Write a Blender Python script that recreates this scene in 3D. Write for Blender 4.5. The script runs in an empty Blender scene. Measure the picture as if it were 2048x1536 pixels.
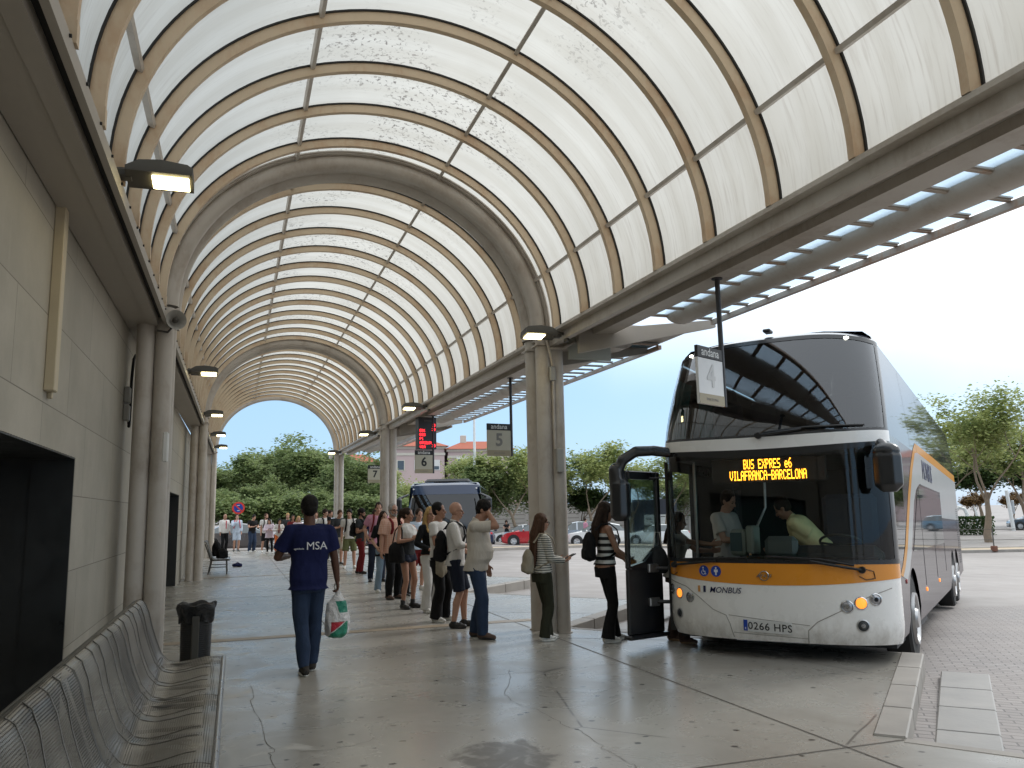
import bpy, bmesh, math, random
from math import sin, cos, pi, radians, sqrt, atan2
from mathutils import Vector, Matrix, noise
random.seed(7)
S = bpy.context.scene
COL = S.collection
# ------------------------------------------------------------------ camera
cam_d = bpy.data.cameras.new('camera'); cam = bpy.data.objects.new('camera', cam_d); COL.objects.link(cam)
YAW, PITCH, ROLL = 0.32629, 0.15442, -0.02033
fw = Vector((sin(YAW)*cos(PITCH), cos(YAW)*cos(PITCH), sin(PITCH)))
rt = Vector((cos(YAW), -sin(YAW), 0)); up = rt.cross(fw)
rt2 = cos(ROLL)*rt + sin(ROLL)*up; up2 = -sin(ROLL)*rt + cos(ROLL)*up
m = Matrix((rt2, up2, -fw)).transposed().to_4x4(); m.translation = Vector((0, 0, 1.6))
cam.matrix_world = m
cam_d.sensor_width = 36; cam_d.lens = 1631.9/2048*36; cam_d.clip_start = 0.05; cam_d.clip_end = 2000
S.camera = cam
# ------------------------------------------------------------------ world, sun, exposure
W = bpy.data.worlds.new('World'); S.world = W; W.use_nodes = True
nt = W.node_tree; N = nt.nodes; Lk = nt.links
bg = N['Background']; bg.inputs['Strength'].default_value = 0.15
sky = N.new('ShaderNodeTexSky'); sky.sky_type = 'NISHITA'; sky.sun_disc = False
SUN_EL, SUN_AZ = radians(38), radians(75)      # azimuth from +Y towards +X
sky.sun_elevation = SUN_EL; sky.sun_rotation = SUN_AZ
sky.air_density = 1.0; sky.dust_density = 1.2; sky.ozone_density = 2.0
tc = N.new('ShaderNodeTexCoord'); sep = N.new('ShaderNodeSeparateXYZ'); Lk.new(tc.outputs['Generated'], sep.inputs[0])
nz = N.new('ShaderNodeTexNoise'); nz.inputs['Scale'].default_value = 2.4; nz.inputs['Detail'].default_value = 5; nz.inputs['Roughness'].default_value = .5
Lk.new(tc.outputs['Generated'], nz.inputs['Vector'])
def wmath(op, a, b=None, c=None):
    n = N.new('ShaderNodeMath'); n.operation = op
    for i, v in enumerate((a, b, c)):
        if v is None: continue
        if isinstance(v, (int, float)): n.inputs[i].default_value = v
        else: Lk.new(v, n.inputs[i])
    return n.outputs[0]
# thin bright cloud sheet: fills the sky overhead and to the right, leaves a clear blue band low down
h = wmath('MULTIPLY_ADD', sep.outputs['Z'], 3.7, -0.84)
h = wmath('MULTIPLY_ADD', wmath('MAXIMUM', sep.outputs['X'], -0.05), 0.78, h)
h = wmath('MULTIPLY_ADD', nz.outputs['Fac'], 0.62, h)
mr = N.new('ShaderNodeMapRange'); mr.interpolation_type = 'SMOOTHSTEP'
Lk.new(h, mr.inputs[0]); mr.inputs[1].default_value = 0.28; mr.inputs[2].default_value = 1.05; mr.inputs[3].default_value = 0; mr.inputs[4].default_value = 1
mx = N.new('ShaderNodeMixRGB'); Lk.new(mr.outputs[0], mx.inputs[0])
tint = N.new('ShaderNodeMixRGB'); tint.blend_type = 'MIX'; tint.inputs[0].default_value = 0.8
Lk.new(sky.outputs[0], tint.inputs[1]); tint.inputs[2].default_value = (1.95, 3.2, 4.7, 1)
Lk.new(tint.outputs[0], mx.inputs[1]); mx.inputs[2].default_value = (6.6, 7.0, 7.4, 1)
Lk.new(mx.outputs[0], bg.inputs['Color'])
sd = bpy.data.lights.new('sun', 'SUN'); sd.energy = 1.0; sd.angle = radians(14); sd.color = (1, .975, .94)
so = bpy.data.objects.new('sun', sd); COL.objects.link(so)
sdir = Vector((sin(SUN_AZ)*cos(SUN_EL), cos(SUN_AZ)*cos(SUN_EL), sin(SUN_EL)))
so.rotation_euler = sdir.to_track_quat('Z', 'Y').to_euler()
S.view_settings.view_transform = 'Standard'; S.view_settings.look = 'None'
S.view_settings.exposure = 0.58; S.view_settings.gamma = 1
S.cycles.max_bounces = 8; S.cycles.transparent_max_bounces = 12; S.cycles.diffuse_bounces = 4
S.cycles.caustics_reflective = False; S.cycles.caustics_refractive = False
S.cycles.use_denoising = True
try: S.cycles.sample_clamp_indirect = 6
except Exception: pass

# ------------------------------------------------------------------ materials
class NT:
    def __init__(s, name):
        s.m = bpy.data.materials.new(name); s.m.use_nodes = True; s.t = s.m.node_tree; s.n = s.t.nodes; s.l = s.t.links
        s.b = s.n['Principled BSDF']; s.out = s.n['Material Output']
    def new(s, t, **k):
        n = s.n.new(t)
        for a, v in k.items(): setattr(n, a, v)
        return n
    def put(s, v, sock):
        if isinstance(v, (int, float)): sock.default_value = v
        elif isinstance(v, (tuple, list)): sock.default_value = tuple(v) + ((1,) if len(v) == 3 and sock.type == 'RGBA' else ())
        else: s.l.new(v, sock)
    def math(s, op, a, b=None, c=None, clamp=False):
        n = s.new('ShaderNodeMath', operation=op); n.use_clamp = clamp
        for i, v in enumerate((a, b, c)):
            if v is not None: s.put(v, n.inputs[i])
        return n.outputs[0]
    def coord(s, kind='Object'): return s.new('ShaderNodeTexCoord').outputs[kind]
    def xyz(s, v):
        n = s.new('ShaderNodeSeparateXYZ'); s.l.new(v, n.inputs[0]); return n.outputs
    def mapv(s, v, scale=(1, 1, 1), loc=(0, 0, 0), rot=(0, 0, 0)):
        n = s.new('ShaderNodeMapping'); s.l.new(v, n.inputs[0]); n.inputs['Scale'].default_value = scale; n.inputs['Location'].default_value = loc; n.inputs['Rotation'].default_value = rot
        return n.outputs[0]
    def noise(s, v, sc, det=4, rough=.55, dist=0):
        n = s.new('ShaderNodeTexNoise'); s.l.new(v, n.inputs['Vector']); n.inputs['Scale'].default_value = sc; n.inputs['Detail'].default_value = det
        n.inputs['Roughness'].default_value = rough; n.inputs['Distortion'].default_value = dist; return n.outputs['Fac']
    def voro(s, v, sc, feature='F1', rnd=1):
        n = s.new('ShaderNodeTexVoronoi', feature=feature); s.l.new(v, n.inputs['Vector']); n.inputs['Scale'].default_value = sc; n.inputs['Randomness'].default_value = rnd; return n
    def ramp(s, f, a, b, lo=0., hi=1., smooth=True):
        n = s.new('ShaderNodeMapRange', interpolation_type='SMOOTHSTEP' if smooth else 'LINEAR'); s.put(f, n.inputs[0])
        n.inputs[1].default_value = a; n.inputs[2].default_value = b; n.inputs[3].default_value = lo; n.inputs[4].default_value = hi; return n.outputs[0]
    def mix(s, f, a, b, mode='MIX'):
        n = s.new('ShaderNodeMixRGB', blend_type=mode); s.put(f, n.inputs[0]); s.put(a, n.inputs[1]); s.put(b, n.inputs[2]); return n.outputs[0]
    def bump(s, h, st=.3, dist=.01):
        n = s.new('ShaderNodeBump'); n.inputs['Strength'].default_value = st; n.inputs['Distance'].default_value = dist; s.l.new(h, n.inputs['Height']); s.l.new(n.outputs[0], s.b.inputs['Normal']); return n
    def set(s, col=None, rough=None, metal=None, spec=None):
        if col is not None: s.put(col, s.b.inputs['Base Color'])
        if rough is not None: s.put(rough, s.b.inputs['Roughness'])
        if metal is not None: s.put(metal, s.b.inputs['Metallic'])
        if spec is not None: s.put(spec, s.b.inputs['Specular IOR Level'])
        return s.m
MC = {}
def mat(name, col, rough=.6, metal=0., var=.12, sc=6., bump=0., spec=None, emit=None, estr=0, bsc=None):
    if name in MC: return MC[name]
    t = NT(name); c = t.coord()
    n = t.noise(c, sc, 5)
    d = tuple(max(0, x*(1-var)) for x in col); e = tuple(min(1, x*(1+var)) for x in col)
    t.set(t.mix(n, d, e), rough, metal, spec)
    if rough > .15: t.set(rough=t.ramp(n, .2, .8, max(0, rough-.08), min(1, rough+.08)))
    if bump: t.bump(t.noise(c, bsc or sc*8, 3), bump, .004)
    if emit: t.put(emit, t.b.inputs['Emission Color']); t.b.inputs['Emission Strength'].default_value = estr
    MC[name] = t.m; return t.m
def cloth(name, col, rough=.85, var=.15, fold=.5):
    if name in MC: return MC[name]
    t = NT(name); c = t.coord()
    n = t.noise(c, 5, 4)
    t.set(t.mix(n, tuple(x*(1-var) for x in col), tuple(min(1, x*(1+var)) for x in col)), rough, 0, .2)
    hh = t.math('ADD', t.noise(t.mapv(c, (9, 9, 4)), 1.2, 4, .6, .8), t.math('MULTIPLY', t.noise(c, 180, 2), .06))
    t.bump(hh, fold, .03)
    MC[name] = t.m; return t.m
def glass(name, tint, alpha=.6, rough=.02, refl=1.0, ior=1.5):
    """thin pane: tinted see-through with a fresnel mirror reflection"""
    if name in MC: return MC[name]
    t = NT(name); t.n.remove(t.b)
    tr = t.new('ShaderNodeBsdfTransparent'); t.put(tuple(x*alpha for x in tint), tr.inputs[0])
    gl = t.new('ShaderNodeBsdfGlossy'); gl.inputs['Roughness'].default_value = rough; gl.inputs[0].default_value = (.95, .97, 1, 1)
    fr = t.new('ShaderNodeFresnel'); fr.inputs['IOR'].default_value = ior
    f = t.math('MULTIPLY', fr.outputs[0], refl, clamp=True)
    ms = t.new('ShaderNodeMixShader'); t.l.new(f, ms.inputs[0]); t.l.new(tr.outputs[0], ms.inputs[1]); t.l.new(gl.outputs[0], ms.inputs[2])
    t.l.new(ms.outputs[0], t.out.inputs[0]); MC[name] = t.m; return t.m

def sheen(name, col, fmax, rough=.05, ior=1.45, var=.05):
    t = NT(name); t.n.remove(t.b); n = t.noise(t.coord(), 1.5, 4); df = t.new('ShaderNodeBsdfDiffuse'); t.put(t.mix(n, tuple(x*(1-var) for x in col), tuple(x*(1+var) for x in col)), df.inputs[0])
    gl = t.new('ShaderNodeBsdfGlossy'); gl.inputs['Roughness'].default_value = rough; fr = t.new('ShaderNodeFresnel'); fr.inputs['IOR'].default_value = ior
    ms = t.new('ShaderNodeMixShader'); t.l.new(t.math('MINIMUM', fr.outputs[0], fmax), ms.inputs[0]); t.l.new(df.outputs[0], ms.inputs[1]); t.l.new(gl.outputs[0], ms.inputs[2]); t.l.new(ms.outputs[0], t.out.inputs[0]); MC[name] = t.m; return t.m
# ------------------------------------------------------------------ mesh builder
def tag(o, label=None, cat=None, group=None, kind=None):
    if label: o['label'] = label
    if cat: o['category'] = cat
    if group: o['group'] = group
    if kind: o['kind'] = kind
    return o
def empty(name, loc=(0, 0, 0), rz=0., label=None, cat=None, group=None):
    o = bpy.data.objects.new(name, None); COL.objects.link(o); o.location = loc; o.rotation_euler = (0, 0, rz); o.empty_display_size = .1
    return tag(o, label, cat, group)
def copy_tree(o, parent=None, loc=None, rz=None, label=None, scale=None):
    c = o.copy(); COL.objects.link(c)
    if parent: c.parent = parent
    if loc is not None: c.location = loc
    if rz is not None: c.rotation_euler[2] = rz
    if label: c['label'] = label
    if scale is not None: c.scale = scale if not isinstance(scale, (int, float)) else (scale,)*3
    for ch in o.children: copy_tree(ch, c)
    return c
class MB:
    def __init__(s): s.v = []; s.f = []; s.mi = []; s.sm = []; s.uv = None; s.cur = 0; s.smooth = True
    def add(s, vs, fs, mi=None, sm=None):
        o = len(s.v); s.v += [tuple(p) for p in vs]
        for f in fs: s.f.append(tuple(i+o for i in f)); s.mi.append(s.cur if mi is None else mi); s.sm.append(s.smooth if sm is None else sm)
        return s
    def box(s, x0, x1, y0, y1, z0, z1, mi=None, M=None):
        vs = [Vector((x, y, z)) for z in (z0, z1) for y in (y0, y1) for x in (x0, x1)]
        if M: vs = [M @ p for p in vs]
        return s.add(vs, [(0, 2, 3, 1), (4, 5, 7, 6), (0, 1, 5, 4), (2, 6, 7, 3), (0, 4, 6, 2), (1, 3, 7, 5)], mi, False)
    def bbox(s, x0, x1, y0, y1, z0, z1, b=.01, mi=None, M=None):
        """box with chamfered edges"""
        b = min(b, (x1-x0)*.45, (y1-y0)*.45, (z1-z0)*.45); vs = []; idx = {}
        def vid(p):
            k = tuple(round(c, 6) for c in p)
            if k not in idx: idx[k] = len(vs); vs.append(Vector(k))
            return idx[k]
        X = (x0, x1); Y = (y0, y1); Z = (z0, z1); fs = []
        def P(i, j, k, ax):
            p = [X[i], Y[j], Z[k]]; sg = [1 if i == 0 else -1, 1 if j == 0 else -1, 1 if k == 0 else -1]
            for a in range(3):
                if a != ax: p[a] += sg[a]*b
            return vid(p)
        for ax in range(3):
            o = [a for a in range(3) if a != ax]
            for e in (0, 1):
                q = []
                for (a, c) in ((0, 0), (1, 0), (1, 1), (0, 1)):
                    ii = [0, 0, 0]; ii[ax] = e; ii[o[0]] = a; ii[o[1]] = c; q.append(P(*ii, ax))
                fs.append(q)
            # edges along ax
            for (a, c) in ((0, 0), (1, 0), (1, 1), (0, 1)):
                q = []
                for e, which in ((0, o[0]), (1, o[0]), (1, o[1]), (0, o[1])):
                    ii = [0, 0, 0]; ii[ax] = e; ii[o[0]] = a; ii[o[1]] = c; q.append(P(*ii, which))
                fs.append(q)
        for i in (0, 1):
            for j in (0, 1):
                for k in (0, 1): fs.append([P(i, j, k, 0), P(i, j, k, 1), P(i, j, k, 2)])
        c = Vector(((x0+x1)/2, (y0+y1)/2, (z0+z1)/2)); out = []
        for f in fs:
            n = (vs[f[1]]-vs[f[0]]).cross(vs[f[2]]-vs[f[0]]); mid = sum((vs[i] for i in f), Vector())/len(f)
            out.append(f if n.dot(mid-c) > 0 else f[::-1])
        if M: vs = [M @ p for p in vs]
        return s.add(vs, out, mi, False)
    def rings(s, rs, closed=True, cap=True, mi=None, sm=None):
        n = len(rs[0]); vs = [p for r in rs for p in r]; fs = []
        for a in range(len(rs)-1):
            for i in range(n if closed else n-1):
                j = (i+1) % n; fs.append((a*n+i, a*n+j, (a+1)*n+j, (a+1)*n+i))
        if cap and closed: fs.append(tuple(range(n))[::-1]); fs.append(tuple((len(rs)-1)*n+i for i in range(n)))
        return s.add(vs, fs, mi, sm)
    def cyl(s, p0, p1, r0, r1=None, n=16, cap=True, mi=None, sm=None):
        r1 = r0 if r1 is None else r1; p0 = Vector(p0); p1 = Vector(p1); d = (p1-p0).normalized()
        a = d.orthogonal().normalized(); b = d.cross(a)
        return s.rings([[p + r*(cos(t)*a+sin(t)*b) for t in (2*pi*i/n for i in range(n))] for p, r in ((p0, r0), (p1, r1))], True, cap, mi, sm)
    def tube(s, path, r, n=8, mi=None, cap=True, flat=1.0, upv=None):
        path = [Vector(p) for p in path]; rs = []; a = None
        for i, p in enumerate(path):
            d = (path[min(i+1, len(path)-1)]-path[max(i-1, 0)]).normalized()
            if a is None: a = (upv and Vector(upv) or d.orthogonal())
            a = (a-d*a.dot(d)).normalized(); b = d.cross(a)
            rr = r[i] if isinstance(r, (list, tuple)) else r
            rs.append([p + rr*(cos(t)*a*flat+sin(t)*b) for t in (2*pi*k/n for k in range(n))])
        return s.rings(rs, True, cap, mi)
    def ell(s, c, r, n=14, m=8, M=None, mi=None):
        c = Vector(c); vs = []; fs = []
        for i in range(m+1):
            ph = pi*i/m
            for k in range(n):
                p = Vector((r[0]*sin(ph)*cos(2*pi*k/n), r[1]*sin(ph)*sin(2*pi*k/n), r[2]*cos(ph)))
                vs.append(c + (M @ p if M else p))
        for i in range(m):
            for k in range(n):
                a, b_, c_, d = i*n+k, i*n+(k+1) % n, (i+1)*n+(k+1) % n, (i+1)*n+k
                fs.append((a, d, c_, b_))
        return s.add(vs, fs, mi)
    def cap(s, p0, p1, r0, r1, n=12, mi=None):
        """tapered capsule"""
        p0 = Vector(p0); p1 = Vector(p1); d = (p1-p0)
        d = d.normalized() if d.length > 1e-6 else Vector((0, 0, 1)); a = d.orthogonal().normalized(); b = d.cross(a); rs = []
        for t in (-.97, -.7, -.35, 0):
            rs.append((p0+d*r0*t, r0*sqrt(max(0, 1-t*t))))
        for t in (0, .35, .7, .97): rs.append((p1+d*r1*t, r1*sqrt(max(0, 1-t*t))))
        return s.rings([[p + r*(cos(t)*a+sin(t)*b) for t in (2*pi*i/n for i in range(n))] for p, r in rs], True, True, mi)
    def extr(s, poly, M, d, mi=None, sm=False):
        """2D polygon (x,y) in plane M, extruded by d along its z"""
        a = [M @ Vector((x, y, 0)) for x, y in poly]; b = [M @ Vector((x, y, d)) for x, y in poly]; n = len(poly)
        s.add(a+b, [tuple(range(n))[::-1], tuple(range(n, 2*n))] + [(i, (i+1) % n, n+(i+1) % n, n+i) for i in range(n)], mi, sm); return s
    def grid(s, P, nu, nv, mi=None, sm=None, flip=False):
        vs = [P(i/nu, j/nv) for j in range(nv+1) for i in range(nu+1)]; fs = []
        for j in range(nv):
            for i in range(nu):
                a = j*(nu+1)+i; f = (a, a+1, a+nu+2, a+nu+1); fs.append(f[::-1] if flip else f)
        return s.add(vs, fs, mi, sm)
    def mesh(s, name, mats):
        me = bpy.data.meshes.new(name); me.from_pydata(s.v, [], s.f); me.update()
        for x in (mats if isinstance(mats, (list, tuple)) else [mats]): me.materials.append(x)
        me.polygons.foreach_set('material_index', s.mi); me.polygons.foreach_set('use_smooth', s.sm)
        return me
    def build(s, name, mats, parent=None, loc=None, sharp=35, kind=None):
        me = s.mesh(name, mats)
        if any(s.sm): me.set_sharp_from_angle(angle=radians(sharp))
        o = bpy.data.objects.new(name, me); COL.objects.link(o)
        if parent: o.parent = parent
        if loc is not None: o.location = loc
        if kind: o['kind'] = kind
        return o
def link(me, name, parent=None, loc=None, rot=None):
    o = bpy.data.objects.new(name, me); COL.objects.link(o)
    if parent: o.parent = parent
    if loc is not None: o.location = loc
    if rot is not None: o.rotation_euler = rot
    return o
TC = {}
def text_mesh(txt, size, material, extrude=.002, bold=0., align='CENTER', shear=0., space=1.0):
    cu = bpy.data.curves.new('lettering', 'FONT'); cu.body = txt; cu.size = size; cu.extrude = extrude; cu.offset = bold; cu.align_x = align; cu.align_y = 'CENTER'; cu.shear = shear; cu.space_character = space
    cu.resolution_u = 3
    o = bpy.data.objects.new('lettering', cu); COL.objects.link(o)
    me = bpy.data.meshes.new_from_object(o.evaluated_get(bpy.context.evaluated_depsgraph_get()))
    bpy.data.objects.remove(o); bpy.data.curves.remove(cu); me.name = 'lettering'; me.materials.clear(); me.materials.append(material); return me
def text(name, txt, size, material, M, parent=None, **k):
    o = link(text_mesh(txt, size, material, **k), name, parent); o.matrix_local = M; return o
def basis(o, x, y):
    x = Vector(x).normalized(); y = Vector(y); y = (y-x*y.dot(x)).normalized(); z = x.cross(y)
    M = Matrix((x, y, z)).transposed().to_4x4(); M.translation = Vector(o); return M
def remesh(mb, voxel, smooth=6, mats=None, name='body', wob=0., wsc=9., fac=.5):
    me = mb.mesh('tmp', []) if False else bpy.data.meshes.new('tmp')
    me.from_pydata(mb.v, [], mb.f); me.update()
    bm = bmesh.new(); bm.from_mesh(me); bmesh.ops.recalc_face_normals(bm, faces=bm.faces); bm.to_mesh(me); bm.free()
    o = bpy.data.objects.new('tmp', me); COL.objects.link(o)
    r = o.modifiers.new('r', 'REMESH'); r.mode = 'VOXEL'; r.voxel_size = voxel; r.use_smooth_shade = True
    if smooth: q = o.modifiers.new('s', 'SMOOTH'); q.iterations = smooth; q.factor = fac
    out = bpy.data.meshes.new_from_object(o.evaluated_get(bpy.context.evaluated_depsgraph_get()))
    bpy.data.objects.remove(o); bpy.data.meshes.remove(me); out.name = name
    if wob:
        out.update()
        nrm = [x.vector.copy() for x in out.vertex_normals]
        for v, vn in zip(out.vertices, nrm):
            p = v.co; d = noise.noise(Vector((p.x*wsc, p.y*wsc, p.z*wsc*.55))) + .5*noise.noise(Vector((p.x*wsc*2.3+5, p.y*wsc*2.3, p.z*wsc*1.2)))
            v.co = p + vn*d*wob
    out.materials.clear()
    for x in (mats or []): out.materials.append(x)
    return out
# ------------------------------------------------------------------ ground
def zr(x, y): return -.15 - .03*min(max(x-5, 0), 30)
BEIGE = (.56, .515, .46)
def paint_steel(name, col, dirt=(.19, .11, .05), amt=.35):
    t = NT(name); c = t.coord(); n = t.noise(c, 2.2, 6, .6); n2 = t.noise(t.mapv(c, (3, 3, 1)), 9, 4)
    d = t.ramp(t.math('MULTIPLY_ADD', n2, .4, n), .62, .95, 0, amt)
    t.set(t.mix(d, t.mix(n2, tuple(x*.93 for x in col), tuple(x*1.05 for x in col)), dirt), .48); t.bump(n2, .08, .003); return t.m
m_steel = paint_steel('weathered cream steel', BEIGE)
m_steel_dk = mat('shaded steel', (.40, .365, .32), .5, var=.1)  # darker copy of the cream steel, shade put into its colour
m_gasket = mat('rubber gasket', (.02, .02, .02), .7)
m_rib = paint_steel('tan rib steel', (.68, .54, .38), (.46, .25, .12), .5)
def m_platform():
    t = NT('polished concrete'); c = t.coord('Object'); X, Y, Z = t.xyz(c)
    big = t.noise(c, .35, 5, .6, .6); mid = t.noise(c, 1.3, 6, .65, .8); fine = t.noise(c, 34, 3)
    col = t.mix(t.ramp(big, .3, .7), (.245, .23, .203), (.36, .342, .305))
    col = t.mix(t.ramp(mid, .45, .78, 0, .5), col, (.17, .15, .12))
    col = t.mix(t.math('MULTIPLY', fine, .22), col, (.42, .40, .36))
    # wear: pale worn patches near the benches
    pw = t.math('MULTIPLY', t.ramp(t.noise(c, 1.9, 4, .6, 1.2), .58, .66), t.ramp(X, 1.2, .2))
    col = t.mix(t.math('MULTIPLY', pw, .6), col, (.5, .49, .46))
    # trodden gum spots of different sizes
    for sc, th, k in ((4.2, .15, .92), (2.3, .085, .9), (6.5, .13, .7)):
        vo = t.voro(t.mapv(c, (1, 1.15, 0), (sc, sc*.3, 0)), sc)
        keep = t.ramp(t.noise(vo.outputs['Position'], 3.1, 1), .40, .46)
        wob = t.math('MULTIPLY_ADD', t.noise(c, 30, 2), .1, t.math('ADD', vo.outputs['Distance'], -.05))
        sp = t.math('MULTIPLY', t.ramp(wob, th*.9, th*.55), t.math('MULTIPLY', keep, k))
        col = t.mix(sp, col, (.04, .036, .032))
    # the big oil stain in the foreground
    dx = t.math('MULTIPLY', t.math('ADD', X, -1.72), 2.2); dy = t.math('MULTIPLY', t.math('ADD', Y, -5.4), 1.75)
    rr = t.math('SQRT', t.math('ADD', t.math('POWER', dx, 2), t.math('POWER', dy, 2)))
    rr = t.math('ADD', rr, t.math('MULTIPLY_ADD', t.noise(c, 5, 4, .6, 1), .9, -.45))
    st = t.math('MULTIPLY', t.ramp(rr, .78, .6), t.ramp(t.noise(c, 4.3, 4, .6, 1.5), .3, .55, .25, .75))
    col = t.mix(st, col, (.07, .06, .05))
    # hairline cracks
    cw = t.voro(t.mapv(t.mix(.12, c, t.new('ShaderNodeTexNoise').outputs['Color']), (.33, .33, 0)), 1, 'DISTANCE_TO_EDGE')
    cr = t.math('MULTIPLY', t.ramp(cw.outputs['Distance'], .004, .001), t.ramp(t.noise(c, .8, 2), .5, .56))
    col = t.mix(t.math('MULTIPLY', cr, .8), col, (.08, .07, .06))
    rg = t.math('ADD', t.ramp(mid, .3, .7, .24, .33), t.math('MULTIPLY', st, .1)); rg = t.math('ADD', rg, t.math('MULTIPLY', pw, .2))
    t.set(col, rg, 0, .45); t.bump(fine, .02, .001); return t.m
mp = m_platform()
m_joint = mat('joint filler', (.10, .085, .07), .8)
m_strip = mat('buff strip', (.30, .235, .165), .5, var=.2, sc=3)
def m_road():
    t = NT('worn asphalt'); c = t.coord(); a = t.noise(c, .12, 5, .6); b = t.noise(c, 1.1, 5); f = t.noise(c, 60, 2)
    col = t.mix(t.ramp(a, .35, .65), (.27, .24, .222), (.36, .325, .30)); col = t.mix(t.math('MULTIPLY', b, .5), col, (.25, .225, .21)); col = t.mix(t.math('MULTIPLY', f, .25), col, (.15, .14, .13))
    t.set(col, t.ramp(b, .3, .7, .5, .75)); t.bump(f, .3, .004); return t.m
def m_blocks():
    t = NT('block paving'); c = t.coord(); br = t.new('ShaderNodeTexBrick'); t.l.new(t.mapv(c, (1, 1, 1), (0, 0, 0), (0, 0, radians(40))), br.inputs['Vector'])
    br.inputs['Scale'].default_value = 1; br.inputs['Brick Width'].default_value = .22; br.inputs['Row Height'].default_value = .11; br.inputs['Mortar Size'].default_value = .009; br.inputs['Mortar Smooth'].default_value = .3
    br.inputs['Color1'].default_value = (.30, .265, .245, 1); br.inputs['Color2'].default_value = (.22, .195, .18, 1); br.inputs['Mortar'].default_value = (.10, .09, .085, 1)
    n = t.noise(c, .5, 5, .6); col = t.mix(t.ramp(n, .35, .7, 0, .5), br.outputs['Color'], (.36, .33, .31)); t.set(col, t.ramp(n, .3, .7, .45, .7))
    t.bump(t.math('MULTIPLY_ADD', br.outputs['Fac'], -1, t.math('MULTIPLY', t.noise(c, 20, 3), .3)), .5, .01); return t.m
mroad = m_road(); mblk = m_blocks()
xs = [-400, -60, -20, -5, 0, 5, 8, 12, 16, 20, 25, 30, 35, 50, 90, 200, 500]; ys = [-300, -60, -20, 0, 20, 40, 60, 90, 140, 250, 600]
g = MB(); g.add([(x, y, zr(x, y)) for y in ys for x in xs], [(j*len(xs)+i, j*len(xs)+i+1, (j+1)*len(xs)+i+1, (j+1)*len(xs)+i) for j in range(len(ys)-1) for i in range(len(xs)-1)], sm=False)
tag(g.build('road', mroad), kind='structure')
g = MB(); g.grid(lambda a, b: (4.2+ a*28, -14+b*26.5, zr(4.2+a*28, 0)+.004), 56, 4); tag(g.build('block_paving', mblk), kind='structure')
TY = [-7.3, -1.3, 4.76, 10.8, 16.4, 22.2, 28.0, 34.0]
edge = []
for k in range(len(TY)):
    edge.append((4.4, TY[k])); edge.append((7.0, TY[k]+2.45))
edge.append((4.6, 39.3)); edge.append((4.6, 41.4))
poly = [(-1.6, 41.4), (-1.6, -14), (4.4, -14)] + edge
bm = bmesh.new(); f = bm.faces.new([bm.verts.new((x, y, 0)) for x, y in poly]); f.normal_update()
if f.normal.z < 0: f.normal_flip()
r = bmesh.ops.extrude_face_region(bm, geom=[f]); 
for v in r['geom']:
    if isinstance(v, bmesh.types.BMVert): v.co.z = -.6
bmesh.ops.recalc_face_normals(bm, faces=bm.faces); bmesh.ops.triangulate(bm, faces=bm.faces)
me = bpy.data.meshes.new('platform'); bm.to_mesh(me); bm.free(); me.materials.append(mp); tag(link(me, 'pavement'), kind='structure')
# kerbs along the teeth
m_kerb = mat('kerb stone', (.29, .265, .235), .6, var=.38, sc=2.5, bump=.3)
kb = MB()
def strip_along(mb, a, b, w0, w1, z0, z1, seg=None, gap=.006):
    a = Vector((*a, 0)); b = Vector((*b, 0)); d = (b-a); L = d.length; d.normalize(); nrm = Vector((d.y, -d.x, 0)); n = max(1, round(L/seg)) if seg else 1
    for i in range(n):
        p = a+d*(L*i/n+gap); q = a+d*(L*(i+1)/n-gap)
        M = Matrix.Identity(4); mb.bbox(0, (q-p).length, w0, w1, z0, z1, .012, M=basis(p, d, -nrm) )
for k in range(len(TY)):
    a = (4.4, TY[k]); b = (7.0, TY[k]+2.45); c = (4.4, TY[k+1]) if k+1 < len(TY) else (4.6, 39.3)
    strip_along(kb, a, b, -.02, .20, -.3, .014, 1.0)
    strip_along(kb, b, c, -.02, .10, -.3, .004, 1.0)
tag(kb.build('kerb', m_kerb), kind='structure')
m_slab = mat('pale concrete slab', (.31, .295, .275), .5, var=.35, sc=3, bump=.4)
sl = MB()
for k in (1, 2, 3):
    strip_along(sl, (4.55, TY[k]+.0), (7.0, TY[k]+2.3), -.50, -.06, -.3, -.138, .8)
tag(sl.build('gutter', m_slab), kind='structure')
# floor joints: thin sheets 4 mm proud, the brown strip across the platform, joints along and across
js = MB(); 
def sheet(mb, pts, z): mb.add([(x, y, z) for x, y in pts], [tuple(range(len(pts)))], sm=False)
def lin(mb, a, b, w, z=.003):
    a = Vector(a); b = Vector(b); d = (b-a).normalized(); n = Vector((-d.y, d.x))*w/2; sheet(mb, [a-n, b-n, b+n, a+n], z)
for y in (-1.3, 4.74, 17.6, 23.7, 29.6): lin(js, (-1.3, y), (4.38, y), .016)
lin(js, (3.91, -10), (3.91, 10.0), .016); lin(js, (1.3, 11.95), (1.3, 40), .012); lin(js, (3.91, 11), (3.91, 40), .014); lin(js, (-.2, 8.05), (3.9, 8.05), .004)
lin(js, (3.91, 10.0), (6.3, 8.4), .012); lin(js, (3.4, 13.4), (5.8, 11.6), .01); lin(js, (3.4, 19.4), (5.8, 17.6), .01)
tag(js.build('pavement_joint', m_joint), kind='structure')
js = MB(); sheet(js, [(-1.3, 11.58), (4.5, 11.66), (4.5, 11.9), (-1.3, 11.82)], .004); sheet(js, [(-1.3, 23.55), (4.5, 23.6), (4.5, 23.8), (-1.3, 23.75)], .004); tag(js.build('pavement_strip', m_strip), kind='structure')
ck = MB(); rc = random.Random(3)
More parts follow.
